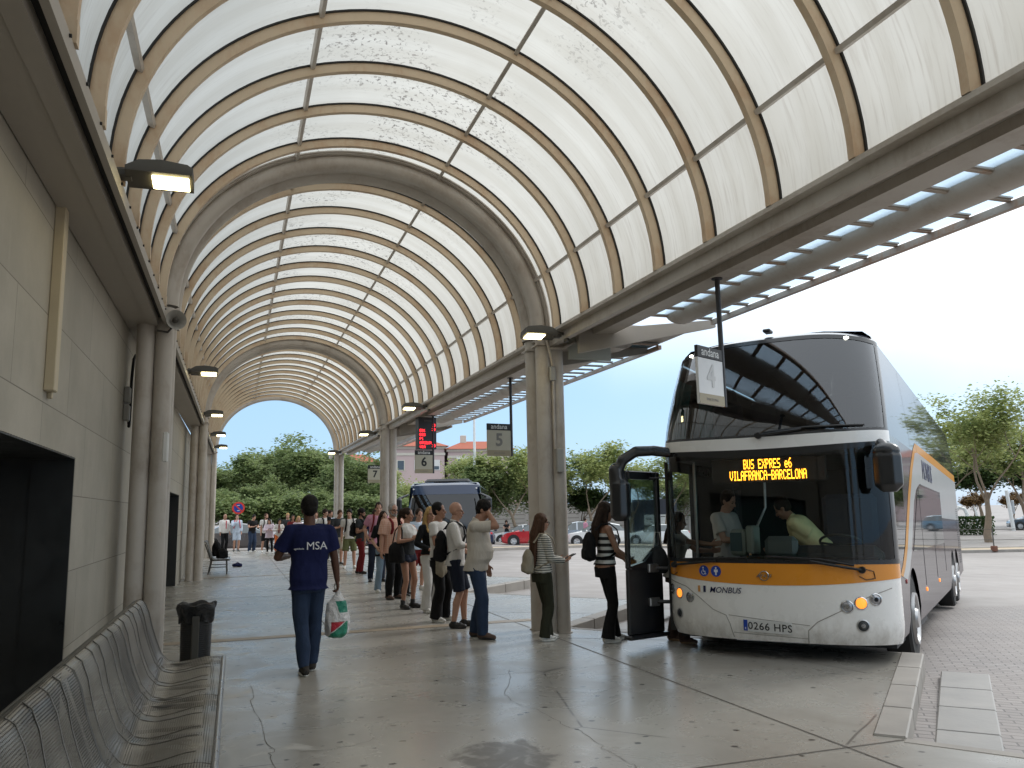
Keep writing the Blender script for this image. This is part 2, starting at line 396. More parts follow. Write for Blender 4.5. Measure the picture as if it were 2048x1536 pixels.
for c_, w0 in (([(2.7, 8.23), (2.54, 7.76), (2.33, 7.26), (2.28, 6.93), (2.31, 6.72), (2.37, 6.54), (2.4, 6.31), (2.38, 5.99), (2.43, 5.88), (2.44, 5.7), (2.42, 5.43), (2.42, 5.12), (2.43, 4.76)], .0042), ([(.19, 8.52), (.21, 8.05), (.17, 7.79), (.24, 7.02), (.25, 6.51), (.29, 6.2), (.27, 6.02), (.35, 5.3)], .0045), ([(.98, 6.18), (.81, 6.08), (.67, 6.04), (.47, 6.06)], .005), ([(3.9, 6.9), (3.4, 7.1), (3.1, 6.9), (2.44, 7.2)], .003)):
    pts = []
    for a_, b_ in zip(c_[:-1], c_[1:]):
        for i in range(4): t_ = i/4; pts.append((a_[0]+(b_[0]-a_[0])*t_+rc.gauss(0, .008), a_[1]+(b_[1]-a_[1])*t_+rc.gauss(0, .012)))
    pts.append(c_[-1])
    for i, (a_, b_) in enumerate(zip(pts[:-1], pts[1:])):
        w_ = w0*rc.uniform(.5, 1.2); d = (Vector(b_)-Vector(a_)).normalized(); n_ = Vector((-d.y, d.x))*w_/2; a_ = Vector(a_)-d*.001; b_ = Vector(b_)+d*.001
        sheet(ck, [a_-n_, b_-n_, b_+n_, a_+n_], .0022+.0002*(i % 2))
tag(ck.build('pavement_crack', mat('crack', (.10, .088, .075), .9)), kind='structure')
# verge beyond the lane with its kerb, parking ground beyond
vg = [(-3, 42.6), (3.5, 42.9), (12.2, 40.2), (20.4, 45.4), (25, 42.6), (35.6, 34.2), (39, 33), (55, 28), (90, 16)]
m_verge = mat('sandy verge', (.46, .37, .26), .9, var=.3, sc=1.5, bump=.5)
vb = MB(); kk = MB()
for i in range(len(vg)-1):
    a, b = Vector(vg[i]), Vector(vg[i+1])
    oa = a*1.055; ob = b*1.055
    if i < 2: continue
    vb.add([(a.x, a.y, zr(a.x, 0)+.11), (b.x, b.y, zr(b.x, 0)+.11), (ob.x, ob.y, zr(ob.x, 0)+.11), (oa.x, oa.y, zr(oa.x, 0)+.11)], [(0, 1, 2, 3)], sm=False)
for i in range(len(vg)-1):
    a, b = Vector(vg[i]), Vector(vg[i+1]); d = (b-a).normalized(); n = Vector((-d.y, d.x))*.15
    for s_ in ((1, 1.0),) + (((1, 1.055),) if i >= 2 else ()):
        p, q2 = a*s_[1], b*s_[1]
        kk.add([(p.x-n.x, p.y-n.y, zr(p.x, 0)+z) for z in (0,)]+[(q2.x-n.x, q2.y-n.y, zr(q2.x, 0)), (q2.x-n.x, q2.y-n.y, zr(q2.x, 0)+.14), (p.x-n.x, p.y-n.y, zr(p.x, 0)+.14), (q2.x+n.x, q2.y+n.y, zr(q2.x, 0)+.14), (p.x+n.x, p.y+n.y, zr(p.x, 0)+.14)], [(0, 1, 2, 3), (3, 2, 4, 5)], sm=False)
tag(vb.build('verge', m_verge), kind='structure'); tag(kk.build('verge_kerb', m_kerb), kind='structure')
# ------------------------------------------------------------------ station wall on the left
def m_wall():
    t = NT('stone cladding'); c = t.coord(); X, Y, Z = t.xyz(c)
    cm = t.new('ShaderNodeCombineXYZ'); t.l.new(Y, cm.inputs[0]); t.l.new(Z, cm.inputs[1])
    br = t.new('ShaderNodeTexBrick'); t.l.new(t.mapv(cm.outputs[0], (1, 1, 1), (.35, .06, 0)), br.inputs['Vector']); br.inputs['Scale'].default_value = 1; br.inputs['Brick Width'].default_value = 1.75; br.inputs['Row Height'].default_value = .62
    br.inputs['Mortar Size'].default_value = .004; br.inputs['Mortar Smooth'].default_value = .1; br.offset = .5
    br.inputs['Color1'].default_value = (.50, .46, .385, 1); br.inputs['Color2'].default_value = (.43, .395, .33, 1); br.inputs['Mortar'].default_value = (.13, .115, .09, 1)
    a = t.noise(c, .7, 6, .65); st = t.noise(t.mapv(c, (1, 3.2, .35)), 2.4, 5, .6)
    col = t.mix(t.ramp(a, .35, .7, 0, .55), br.outputs['Color'], (.27, .25, .20)); col = t.mix(t.ramp(st, .55, .8, 0, .4), col, (.52, .49, .43)); col = t.mix(t.math('MULTIPLY', t.noise(c, 40, 3), .25), col, (.30, .27, .22))
    t.set(col, .62); t.bump(t.math('SUBTRACT', t.math('MULTIPLY', t.noise(c, 30, 4), .3), br.outputs['Fac']), .25, .006); return t.m
mw = m_wall()
m_dark = mat('dark opening', (.022, .023, .023), .35, var=.3); m_green = sheen('green glass', (.03, .08, .055), .5, .05)
wall = empty('station_wall', (-1.3, 12, 0), label='long left wall of pale stone slabs running beside the platform under the vault', cat='wall')
w = MB(); wx0, wx1 = -.32, 0
def wseg(y0, y1, z0, z1): w.box(wx0, wx1, y0-12, y1-12, z0, z1)
OPEN = [(1.2, 7.75, 2.12), (18.3, 21.4, 2.14)]
y = -14
for (a, b, zt) in OPEN:
    wseg(y, a, -.02, 3.98); wseg(a, b, zt, 3.98); y = b
wseg(y, 34.0, -.02, 3.98); w.build('masonry', mw, wall)
for (a, b, zt) in OPEN:
    w = MB(); w.box(-.9, -.88, a-12-.3, b-12+.3, 0, zt+.2); w.box(-.9, -.325, a-12-.02, a-12, 0, zt); w.box(-.9, -.325, b-12, b-12+.02, 0, zt); w.box(-.9, -.325, a-12, b-12, zt, zt+.02)
    w.box(-.324, -.003, b-12-.012, b-12-.003, .003, zt-.012); w.box(-.324, -.003, a-12+.003, b-12-.013, zt-.011, zt-.003); w.build('reveal_shade', m_dark, wall)  # dark sheets cover the stone reveal, its shade put into the colour
dd = MB(); dd.box(-.30, -.26, 1.3-12, 6.2-12, .05, 1.98); p = dd.build('window', m_green, wall)
dd = MB()
for yy in (1.3, 3.0, 4.6, 6.2): dd.box(-.31, -.24, yy-12-.03, yy-12+.03, .02, 2.0)
dd.box(-.31, -.24, 1.33-12, 6.17-12, 1.98, 2.06); dd.build('frame', m_dark, p)
dd = MB(); dd.bbox(0, .07, 6.38-12, 6.50-12, 2.5, 3.96, .006); dd.bbox(0, .035, 6.505-12, 6.545-12, 2.46, 3.96, .006); dd.build('duct', mat('cream plastic', (.55, .47, .33), .5), wall)
jb = MB(); jb.bbox(0, .07, 10.55-12, 10.68-12, 2.96, 3.16, .015); jb.bbox(0, .07, 10.55-12, 10.68-12, 2.75, 2.945, .015); jb.build('junction_box', mat('grey plastic', (.42, .41, .38), .5), wall)
jb = MB(); jb.tube([(.05, 10.72-12, 2.75), (.05, 10.76-12, 2.7), (.05, 10.8-12, 2.8), (.05, 10.8-12, 3.3), (.05, 10.9-12, 3.55), (.06, 11.0-12, 3.62)], .018); jb.build('cable', m_gasket, wall)
back = MB(); back.box(-14, -1.95, -14, 34.2, -.1, 4.3); tag(back.build('station_building', mat('render', (.4, .37, .32), .8)), 'low station building block standing behind the stone wall on the left', 'building')
# ------------------------------------------------------------------ the barrel vault canopy
XL, XR, ZC, RB, DZ, SL = -.929, 4.032, 3.965, 2.256, -.065, .0089
XC, RA = (XL+XR)/2, (XR-XL)/2
def V(t, y, o=0.): return Vector((XC+(RA+o)*cos(t), y, ZC+SL*y+DZ*cos(t)+(RB+o)*sin(t)))
canopy = empty('platform_canopy', (XC, 10, 0), label='long barrel vault platform roof with tan ribs and dirty translucent panels on cream columns', cat='canopy')
OFF = Vector((-XC, -10, 0))
def cb(mb, name, mats, kind=None, parent=canopy, sharp=35):
    o = mb.build(name, mats, parent, sharp=sharp, kind=kind); o.location = OFF; return o
ARCH = [-13.0, -1.15, 10.6, 23.11, 35.1]
rib_y = []
def bay(y0, y1, n):                       # ribs of one bay: n equal gaps between the two ribs next to the arches
    a, b = y0+.74, y1-.74
    return [a+(b-a)*i/n for i in range(n+1)]
rib_y += bay(-13.0, -1.15, 11) + bay(-1.15, 10.6, 11) + bay(10.6, 23.11, 11) + [24.145+1.036*i for i in range(11)]
NT_ = 56
def arc_sweep(mb, ya, yb, r0, r1, mi=0, t0=0., t1=pi, n=NT_):
    rs = []
    for i in range(n+1):
        t = t0+(t1-t0)*i/n
        rs.append([V(t, ya, r0), V(t, yb, r0), V(t, yb, r1), V(t, ya, r1)])
    # four separate strips so the long edges stay sharp
    for a, b in ((0, 1), (1, 2), (2, 3), (3, 0)):
        vs = [r[k] for r in rs for k in (a, b)]; mb.add(vs, [(2*i, 2*i+1, 2*i+3, 2*i+2) for i in range(n)], mi, True)
def m_panel():
    t = NT('dirty translucent sheet'); c = t.coord(); X, Y, Z = t.xyz(c)
    a = t.noise(c, .6, 4, .6); streak = t.noise(t.mapv(c, (1, 16, 1)), 2.2, 4, .6, .3)
    sp = t.noise(c, 19, 5, .68, .5); patch = t.noise(t.mapv(c, (.7, .55, .4), (3, 1, 2)), 1.1, 3, .5)
    top = t.ramp(t.math('ABSOLUTE', t.math('ADD', X, -1.75)), 1.7, .8)
    speck = t.math('MULTIPLY', t.ramp(sp, .555, .60), t.math('MULTIPLY', t.ramp(patch, .42, .55), top))
    low = t.ramp(Z, 5.9, 4.2)
    pv = t.noise(t.mapv(c, (.02, 5.2, .02)), 1, 0)
    dirt = t.math('MULTIPLY', t.ramp(streak, .45, .8), t.math('MULTIPLY_ADD', low, .45, .28))
    col = t.mix(t.ramp(a, .3, .7), (.545, .53, .485), (.62, .605, .56)); col = t.mix(dirt, col, (.40, .365, .32)); col = t.mix(t.math('MULTIPLY', speck, .85), col, (.15, .135, .125))
    col = t.mix(t.ramp(pv, .35, .65, 0, .35), col, (.47, .445, .39)); t.set(col, .5)
    tl = t.new('ShaderNodeBsdfTranslucent'); t.put(col, tl.inputs[0]); ms = t.new('ShaderNodeMixShader'); ms.inputs[0].default_value = .74
    t.l.new(t.b.outputs[0], ms.inputs[1]); t.l.new(tl.outputs[0], ms.inputs[2]); t.l.new(ms.outputs[0], t.out.inputs[0]); return t.m
m_pan = m_panel()
for y in rib_y:
    r_ = MB(); arc_sweep(r_, y-.031, y+.031, -.105, .004, 0); arc_sweep(r_, y-.049, y-.0315, -.014, .002, 1)
    zz = V(pi, y, 0).z; r_.box(V(pi, y, -.004).x, V(pi, y, .088).x*0+XL+.11, y-.034, y+.034, 3.905+SL*y, zz, 0)
    cb(r_, 'rib', [m_rib, m_gasket])
allb = sorted(rib_y)
for a, b in zip(allb[:-1], allb[1:]):
    r_ = MB(); n = NT_; vs = []
    a_, b_ = (a+.0, b+.0)
    for i in range(n+1):
        t = pi*i/n; vs += [V(t, a_, .010), V(t, b_, .010)]
    r_.add(vs, [(2*i, 2*i+1, 2*i+3, 2*i+2) for i in range(n)], 0, True); cb(r_, 'roof_panel', m_pan)
for td in (20, 67.5, 112.5, 160):
    t = radians(td)
    for ya, yb in zip(ARCH[:-1], ARCH[1:]):
        p_ = MB(); c0, c1 = V(t, ya+.3, -.022), V(t, yb-.3, -.022); rad = Vector((cos(t), 0, sin(t))); tn = Vector((-sin(t), 0, cos(t)))
        vs = [p + rad*a*.026 + tn*b*.02 for p in (c0, c1) for a, b in ((-1, -1), (1, -1), (1, 1), (-1, 1))]
        p_.add(vs, [(0, 1, 2, 3), (7, 6, 5, 4), (0, 4, 5, 1), (1, 5, 6, 2), (2, 6, 7, 3), (3, 7, 4, 0)], 0, False); cb(p_, 'purlin', m_steel)
# big twin arches: two round tubes with flat web plates, running down into the columns
for ya in ARCH:
    r_ = MB()
    for dy in (-.21, .21):
        if ya == ARCH[-1] and dy > 0: continue
        r_.tube([V(pi*i/NT_, ya+dy, -.10) for i in range(NT_+1)], .105, 14, cap=False)
        arc_sweep(r_, ya+dy-.15, ya+dy+.15, -.030, -.015, 0)
    if ya != ARCH[-1]: arc_sweep(r_, ya-.11, ya+.11, -.12, -.10, 0)
    arc_sweep(r_, ya-.39, ya+.39, -.014, .001, 0) if ya != ARCH[-1] else arc_sweep(r_, ya-.39, ya+.12, -.014, .03, 0)
    cb(r_, 'arch', m_steel)
    for sx, x0, x1 in ((-1, XL+.065, XL-.14), (1, XR-.06, XR+.13)):
        zt = 3.76+SL*ya + (.10 if sx < 0 else 0)
        for xx in (x0, x1):
            for dy in (-.21, .21):
                if ya == ARCH[-1] and dy > 0: continue
                c_ = MB(); c_.cyl((xx, ya+dy, 0), (xx, ya+dy, zt + (.14 if xx == x0 else 0)), .102, n=20); c_.cyl((xx, ya+dy, 0), (xx, ya+dy, .012), .125, n=20)
                if xx == x0: c_.bbox(xx-.125, xx+.125, ya+dy-.125, ya+dy+.125, zt-.015, zt+.008, .004)
                cb(c_, 'column', m_steel)
# gutters along both springings
def long_box(mb, x0, x1, z0, z1, ya, yb, mi=0):
    vs = [(x, y, z+SL*y) for y in (ya, yb) for z in (z0, z1) for x in (x0, x1)]
    mb.add(vs, [(0, 1, 3, 2), (4, 6, 7, 5), (0, 4, 5, 1), (2, 3, 7, 6), (0, 2, 6, 4), (1, 5, 7, 3)], mi, False)
YA, YB = -13.6, 35.3
g_ = MB(); long_box(g_, -1.045, -.935, 3.775, 4.0, YA, YB); long_box(g_, -1.29, -1.05, 3.785, 4.02, YA, YB); long_box(g_, -.934, -.876, 3.86, 3.99, YA, YB, 1); long_box(g_, -.875, -.832, 3.795, 3.90, YA, YB, 0)  # black strip paints the shade inside the gutter recess
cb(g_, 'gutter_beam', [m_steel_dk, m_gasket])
g_ = MB(); long_box(g_, 3.935, 4.03, 3.86, 3.90, YA, YB); long_box(g_, 4.03, 4.07, 3.74, 3.905, YA, YB); long_box(g_, 4.07, 4.11, 3.74, 3.765, YA, YB); long_box(g_, 4.07, 4.42, 3.88, 3.90, YA, YB, 1); long_box(g_, 4.42, 4.66, 3.80, 4.02, YA, YB)  # darker plate paints the shade of the recess behind the flange
cb(g_, 'gutter_beam', [m_steel, m_steel_dk])
# bolts along the gutter lips
b_ = MB()
for y in [i*.48-.2 for i in range(0, 62)]:
    b_.cyl((-.834, y, 3.88+SL*y), (-.820, y, 3.88+SL*y), .010, n=6)
cb(b_, 'bolts', m_gasket, kind='stuff')
# side canopy over the bus bays: strip glazing on small purlins, round edge beam, thin outer strip
m_strip_glass = NT('frosted strip glass'); t = m_strip_glass; tl = t.new('ShaderNodeBsdfTranslucent'); tl.inputs[0].default_value = (.75, .84, .92, 1); trn = t.new('ShaderNodeBsdfTransparent'); trn.inputs[0].default_value = (.78, .88, .95, 1); ms = t.new('ShaderNodeMixShader'); ms.inputs[0].default_value = .55
t.l.new(tl.outputs[0], ms.inputs[1]); t.l.new(trn.outputs[0], ms.inputs[2]); t.l.new(ms.outputs[0], t.out.inputs[0]); m_strip_glass = t.m
BAYS = [(-12.8, -1.9, 5.66), (-1.3, 8.75, 5.66), (10.4, 21.3, 5.82), (22.6, 33.8, 5.8)]
m_rust = paint_steel('rusty edge steel', (.45, .37, .30), (.40, .17, .07), .75)
for ya, yb, xo in BAYS:
    e_ = MB()
    rs = []
    for y in (ya, yb):
        rs.append([Vector((5.19+.20*cos(a), y, 3.90+SL*y+.12*sin(a))) for a in (2*pi*i/20 for i in range(20))])
    e_.rings(rs); cb(e_, 'edge_beam', m_steel)
    e_ = MB(); long_box(e_, xo-.03, xo+.02, 3.80, 3.86, ya, yb); cb(e_, 'fascia', m_rust)
    e_ = MB(); long_box(e_, 4.66, xo, 3.885, 3.891, ya, yb); cb(e_, 'strip_glazing', m_strip_glass)
    n = int((yb-ya)/.385)
    for i in range(n+1):
        y = ya+i*.385; e_ = MB(); z = 3.858+SL*y; e_.box(4.665, xo-.03, y, y+.04, z, z+.026, 0); e_.box(4.665, xo-.03, y-.02, y, z+.012, z+.026, 1); cb(e_, 'purlin', [m_rust, m_steel_dk])
for ya in ARCH[1:4]:
    for y0, sl_ in ((ya-.85, .85), (ya+.35, .2)):
        e_ = MB(); z = 3.78+SL*y0
        e_.add([(4.25, y0, z+.08), (4.25, y0, z-.22), (5.8, y0-sl_, z+.02), (5.8, y0-sl_, z+.12)]+[(4.25, y0+.06, z+.08), (4.25, y0+.06, z-.22), (5.8, y0-sl_+.06, z+.02), (5.8, y0-sl_+.06, z+.12)], [(0, 1, 2, 3), (7, 6, 5, 4), (0, 4, 5, 1), (1, 5, 6, 2), (2, 6, 7, 3), (3, 7, 4, 0)], sm=False)
        cb(e_, 'bracket', m_steel_dk)  # darker steel copy tones the bracket down against light from above
    e_ = MB(); e_.box(4.25, 5.85, ya-1.05, ya+.45, 3.895+SL*ya, 3.92+SL*ya); cb(e_, 'soffit_plate', m_steel)
e_ = MB(); e_.bbox(4.30, 4.95, 10.25, 10.275, 3.66, 3.98, .004); cb(e_, 'cover_plate', mat('grey green plate', (.40, .41, .36), .5))
for bx in ((4.08, 4.18, 10.22, 10.28, 2.1, 2.42), (4.02, 4.10, 10.24, 10.29, 3.35, 3.55)): e_ = MB(); e_.bbox(*bx, .01); cb(e_, 'junction_box', mat('grey plastic', (.42, .41, .38), .5))
e_ = MB(); e_.cyl((4.07, 10.27, 2.42), (4.07, 10.27, 3.4), .018, n=8); e_.tube([(3.95, 10.2, 3.95), (4.0, 10.2, 3.75), (4.04, 10.2, 3.55)], .018); e_.tube([(4.0, 10.2, 3.78), (4.2, 10.2, 3.80), (4.4, 10.25, 3.9)], .02); cb(e_, 'conduit', m_steel)
# ------------------------------------------------------------------ people
SK = {'light': (.48, .27, .19), 'tan': (.36, .19, .125), 'dark': (.115, .055, .035)}
def skin_mat(k): return mat('skin '+k, SK[k], .5, var=.12, sc=14, spec=.35)
HAIRC = {'black': (.012, .010, .009), 'dark': (.028, .017, .012), 'brown': (.07, .035, .02), 'blonde': (.42, .27, .11), 'grey': (.30, .28, .26)}
def hair_mat(k):
    nm = 'hair '+k
    if nm in MC: return MC[nm]
    t = NT(nm); c = t.coord(); n = t.noise(t.mapv(c, (60, 60, 8)), 1.5, 4); col = HAIRC[k]
    t.set(t.mix(n, tuple(x*.6 for x in col), tuple(x*1.5 for x in col)), .62, 0, .15); t.bump(n, .5, .01); MC[nm] = t.m; return t.m
m_eye = mat('eye dark', (.02, .015, .012), .2); m_lip = mat('lips', (.35, .11, .09), .5); m_white_rub = mat('white rubber', (.74, .73, .68), .6)
def ik(a, b, l1, l2, pole):
    """middle joint between a and b; returns (mid, end)"""
    a = Vector(a); b = Vector(b); d = b-a; L = min(d.length, (l1+l2)*.998); d = d.normalized(); b = a+d*L
    x = (l1*l1-l2*l2+L*L)/(2*L); hgt = sqrt(max(0, l1*l1-x*x)); p = Vector(pole); p = (p-d*p.dot(d)).normalized()
    return a+d*x+p*hgt, b
class Rig:
    def __init__(r, P):
        g = P.get; r.P = P; sx = P.get('sex', 'm') == 'f'; r.f = sx
        lean = radians(g('lean', 0)); side = radians(g('side', 0)); twist = radians(g('twist', 0))
        piv = Vector((0, 0, .95)); r.hipz = g('hipz', 0.)
        Mx = Matrix.Translation(piv) @ Matrix.Rotation(side, 4, 'Y') @ Matrix.Rotation(-lean, 4, 'X') @ Matrix.Rotation(twist, 4, 'Z') @ Matrix.Translation(-piv)
        r.up = Mx
        sw = .165 if sx else .19; r.sw = sw
        r.sh = {s: Mx @ Vector((s*sw, -.01, 1.405)) for s in (1, -1)}
        dz = Vector((0, 0, -r.hipz))
        r.hip = {s: Vector((s*.088, 0, .90))+dz for s in (1, -1)}
        ft = g('feet', {1: (.10, .0, 8), -1: (-.10, .0, -8)}); r.ft = ft
        r.knee = {}; r.ank = {}
        for s in (1, -1):
            x, y, yaw = ft[s][:3]; z = ft[s][3] if len(ft[s]) > 3 else 0
            tgt = Vector((x, y-.0, .085+z)); yr = radians(yaw)
            r.knee[s], r.ank[s] = ik(r.hip[s], tgt, .425, .405, (sin(yr)*.6, 1, .1))
        hd = g('hands', {1: (.27, .05, .80), -1: (-.27, .05, .80)}); r.elb = {}; r.wr = {}
        pl = g('poles', {})
        for s in (1, -1):
            r.elb[s], r.wr[s] = ik(r.sh[s], Vector(hd[s]), .285, .25, pl.get(s, (s*.35, -1, -.2)))
        hy, hp, hr_ = [radians(v) for v in g('head', (0, 0, 0))]
        nb = Vector((0, -.01, 1.48)); r.Mh = Mx @ Matrix.Translation(nb) @ Matrix.Rotation(-hy, 4, 'Z') @ Matrix.Rotation(-hp, 4, 'X') @ Matrix.Rotation(hr_, 4, 'Y') @ Matrix.Translation(-nb)
        fat = g('fat', 0.); b = g('belly', 0.)
        if sx: T = [(.80, .10, .08, 0), (.86, .165, .11, -.01), (.93, .172, .118, -.012), (1.0, .155, .105, 0), (1.10, .125, .088, .005), (1.20, .132, .098, .012), (1.28, .15, .115, .02), (1.36, .155, .095, .0), (1.42, .135, .075, -.008), (1.455, .075, .055, -.008)]
        else: T = [(.80, .10, .085, 0), (.86, .155, .112, -.008), (.93, .165, .115, -.008), (1.0, .158, .105, 0), (1.10, .15, .10, .005), (1.20, .16, .112, .01), (1.30, .178, .12, .01), (1.38, .18, .105, 0), (1.43, .15, .085, -.006), (1.465, .085, .06, -.008)]
        r.T = []
        for z, w, d, y in T:
            k = math.exp(-((z-1.06)/.13)**2)*b
            r.T.append((z, w*(1+fat)+k*.35, d*(1+fat)+k*.5, y+k*.5))
    def torso(r, mb, infl=0., z0=None, z1=9, flare=0., seg=28, drop=0.):
        T = [t for t in r.T if (z0 is None or t[0] >= z0-.03) and t[0] <= z1+.001]
        rs = []
        if z0 is not None:
            b = min(r.T, key=lambda t: abs(t[0]-max(z0, .86))); T = [t for t in T if t[0] > z0+.025]; T = [(z0, b[1]+flare, b[2]+flare, b[3])]+T
        for z, w, d, y in T:
            pts = []
            for i in range(seg):
                a = 2*pi*i/seg; ca, sa = cos(a), sin(a); e = .86
                p = Vector(((w+infl)*abs(ca)**e*(1 if ca > 0 else -1), y+(d+infl)*abs(sa)**e*(1 if sa > 0 else -1), z))
                k = min(1, max(0, (z-.92)/.10)); q = r.up @ p
                pts.append(p.lerp(q, k) if z < 1.03 else q)
            rs.append(pts)
        dz = Vector((0, 0, -r.hipz)); rs = [[p+dz for p in q] if T[i][0] < .9 else q for i, q in enumerate(rs)]
        mb.rings(rs)
        return mb
FING = [(-.031, .072, .0085), (-.0105, .080, .009), (.0105, .076, .0088), (.030, .060, .0078)]
def hand(mb, wr, d, nrm, s, curl=25, k=1.0):
    """palm, four unequal bent fingers, thumb; d = along the hand, nrm = out of the palm"""
    d = Vector(d).normalized(); nrm = Vector(nrm); nrm = (nrm-d*nrm.dot(d)).normalized(); w = d.cross(nrm)*s
    wr = Vector(wr); M = Matrix((w, nrm, d)).transposed()
    mb.ell(wr+d*.045*k, (.042*k, .017*k, .056*k), 12, 8, M); mb.ell(wr+d*.07*k, (.041*k, .0145*k, .03*k), 12, 8, M)
    for i, (o, L, rr) in enumerate(FING):
        p = wr+(d*.088+w*(-o)+nrm*0)*k; dd = d.copy(); c = radians(curl*(1+.12*i)); rr *= k; L = L*k
        for j, (fr, r0, r1) in enumerate(((.45, 1.0, .95), (.31, .95, .85), (.24, .85, .72))):
            dd = (Matrix.Rotation(c*(.6 if j == 0 else 1), 3, d.cross(nrm)) @ dd)
            if (dd.dot(nrm)) < 0 and j == 0: dd = Matrix.Rotation(-2*c*.6, 3, d.cross(nrm)) @ dd; c = -c
            q = p+dd*L*fr; mb.cap(p, q, rr*r0, rr*r1, 8); p = q
    t0 = wr+(d*.022+w*.03+nrm*.006)*k; t1 = t0+(d*.6+w*.65+nrm*.35).normalized()*.038*k; t2 = t1+(d*.85+w*.2+nrm*.4).normalized()*.032*k
    mb.cap(t0, t1, .0135*k, .0115*k, 8); mb.cap(t1, t2, .0115*k, .0095*k, 8)
def person(pos, theta, H, label, P, top=None, bottom=None, shoes=None, hair=None, skin='light', vox=.011, group=None, glasses=False, beard=None, zoff=0.):
    """top/bottom/shoes/hair are small dicts describing the clothes; returns (root, rig, scale)"""
    r = Rig(P); k = H/1.765; B = MB(); f = r.f; g = P.get
    r.torso(B); lm = .9 if f else 1.0; lm *= 1+.5*g('fat', 0)
    B.cyl(r.up @ Vector((0, -.012, 1.40)), r.Mh @ Vector((0, 0, 1.56)), .066*lm, .056*lm, 16)
    Mh = r.Mh; R3 = Mh.to_3x3()
    B.ell(Mh @ Vector((0, -.005, 1.662)), (.074, .093, .098), 20, 12, R3)
    B.ell(Mh @ Vector((0, .030, 1.600)), (.060, .066, .086), 18, 10, R3)
    B.ell(Mh @ Vector((0, .066, 1.540)), (.030, .026, .024), 12, 8, R3)
    B.ell(Mh @ Vector((0, .072, 1.650)), (.056, .022, .020), 12, 8, R3)
    B.cap(Mh @ Vector((0, .090, 1.640)), Mh @ Vector((0, .112, 1.602)), .010, .015, 10)
    B.ell(Mh @ Vector((0, .088, 1.567)), (.024, .014, .012), 10, 6, R3)
    for s in (1, -1):
        B.ell(Mh @ Vector((s*.072, -.005, 1.618)), (.012, .020, .031), 10, 8, R3)
        B.ell(Mh @ Vector((s*.036, .062, 1.600)), (.024, .026, .024), 10, 6, R3)
        # limbs
        B.cap(r.up @ Vector((s*.075, -.01, 1.425)), r.sh[s], .045*lm, .057*lm, 14); B.ell(r.sh[s], (.058*lm, .058*lm, .06*lm), 14, 8)
        B.cap(r.sh[s], r.elb[s], .052*lm, .040*lm, 14)
        a, b = r.elb[s], r.wr[s]; B.cap(a, a.lerp(b, .35), .040*lm, .041*lm, 14); B.cap(a.lerp(b, .3), b, .042*lm, .027*lm, 14)
        h_, kn, an = r.hip[s], r.knee[s], r.ank[s]
        B.cap(h_+Vector((0, 0, .02)), kn, .088*(1.03 if f else 1)*lm, .056*lm, 18); back = Vector((0, -.018, 0))
        B.cap(kn, kn.lerp(an, .38)+back, .053*lm, .056*lm, 16); B.cap(kn.lerp(an, .32)+back, an, .056*lm, .036*lm, 16)
        yw = radians(r.ft[s][2]); fd = Vector((sin(yw), cos(yw), 0)); 
        B.cap(an-fd*.03-Vector((0, 0, .04)), an+fd*.12-Vector((0, 0, .055)), .034, .026, 12)
        hd = g('hdir', {}).get(s); d = Vector(hd) if hd else (b-a).normalized()*.8+Vector((0, .12, -.1))
        hn = g('hnrm', {}).get(s, (-s, .1, 0))
        if vox <= .014: hand(B, b, d, hn, s, g('curl', 28), 1.0)
        else: B.ell(b+d.normalized()*.08, (.02, .036, .075), 10, 8, basis((0, 0, 0), Vector(hn).cross(d) if Vector(hn).cross(d).length > .01 else (1, 0, 0), hn).to_3x3() @ Matrix.Identity(3)) if False else B.cap(b, b+d.normalized()*.12, .028, .022, 10)
    vb = min(vox, .0085) if vox <= .014 else vox
    me = remesh(B, vb, 4, [skin_mat(skin)], 'body')
    root = bpy.data.objects.new('person', me); COL.objects.link(root); root.location = (pos[0], pos[1], zoff); root.rotation_euler = (0, 0, -theta); root.scale = (k, k, k)
    tag(root, label, 'person', group)
    def part(name, mb, mats, v=None, sm=5, wob=0., wsc=9.):
        return link(remesh(mb, v or vox, sm, mats if isinstance(mats, list) else [mats], name, wob, wsc), name, root)
    if top:
        C = MB(); th = top.get('infl', .016); hem = top.get('hem', .87); z1 = top.get('z1', 1.47)
        r.torso(C, th, hem, z1, top.get('flare', .022))
        sl = top.get('sleeve', .6)
        for s in (1, -1):
            if top.get('strap') is None: C.ell(r.sh[s], ((.062+th*.6)*lm,)*3, 14, 8)
            if top.get('strap') is None: C.cap(r.up @ Vector((s*.07, -.01, 1.42)), r.sh[s], .05*lm+th*.6, .058*lm+th*.7, 14)
            if sl > 0:
                a, b, c = r.sh[s], r.elb[s], r.wr[s]; e = a.lerp(b, min(1, sl*1.0)) if sl <= 1 else b
                lo = top.get('loose', 0); C.cyl(a, e, .056*lm+th*.8, (.050 if sl <= 1 else .044)*lm+th+lo, 16)
                if sl > 1: C.ell(b, ((.046*lm+th),)*3, 12, 8); C.cyl(b, b.lerp(c, sl-1), .046*lm+th*.9, .034*lm+th, 14)
        if top.get('hood'): C.ell(r.up @ Vector((0, -.075, 1.44)), (.11, .06, .06), 14, 8)
        if top.get('collar'):
            n = 16; C.rings([[r.up @ Vector((rad*cos(2*pi*i/n), -.008+rad*.9*sin(2*pi*i/n)-dy, z+.015*sin(2*pi*i/n)*-1)) for i in range(n)] for rad, z, dy in ((.088, 1.43, 0), (.075, 1.475, .0), (.070, 1.505, .003))])
        part(top.get('name', 'shirt'), C, top['m'], None, 3, top.get('wob', .008), 7)
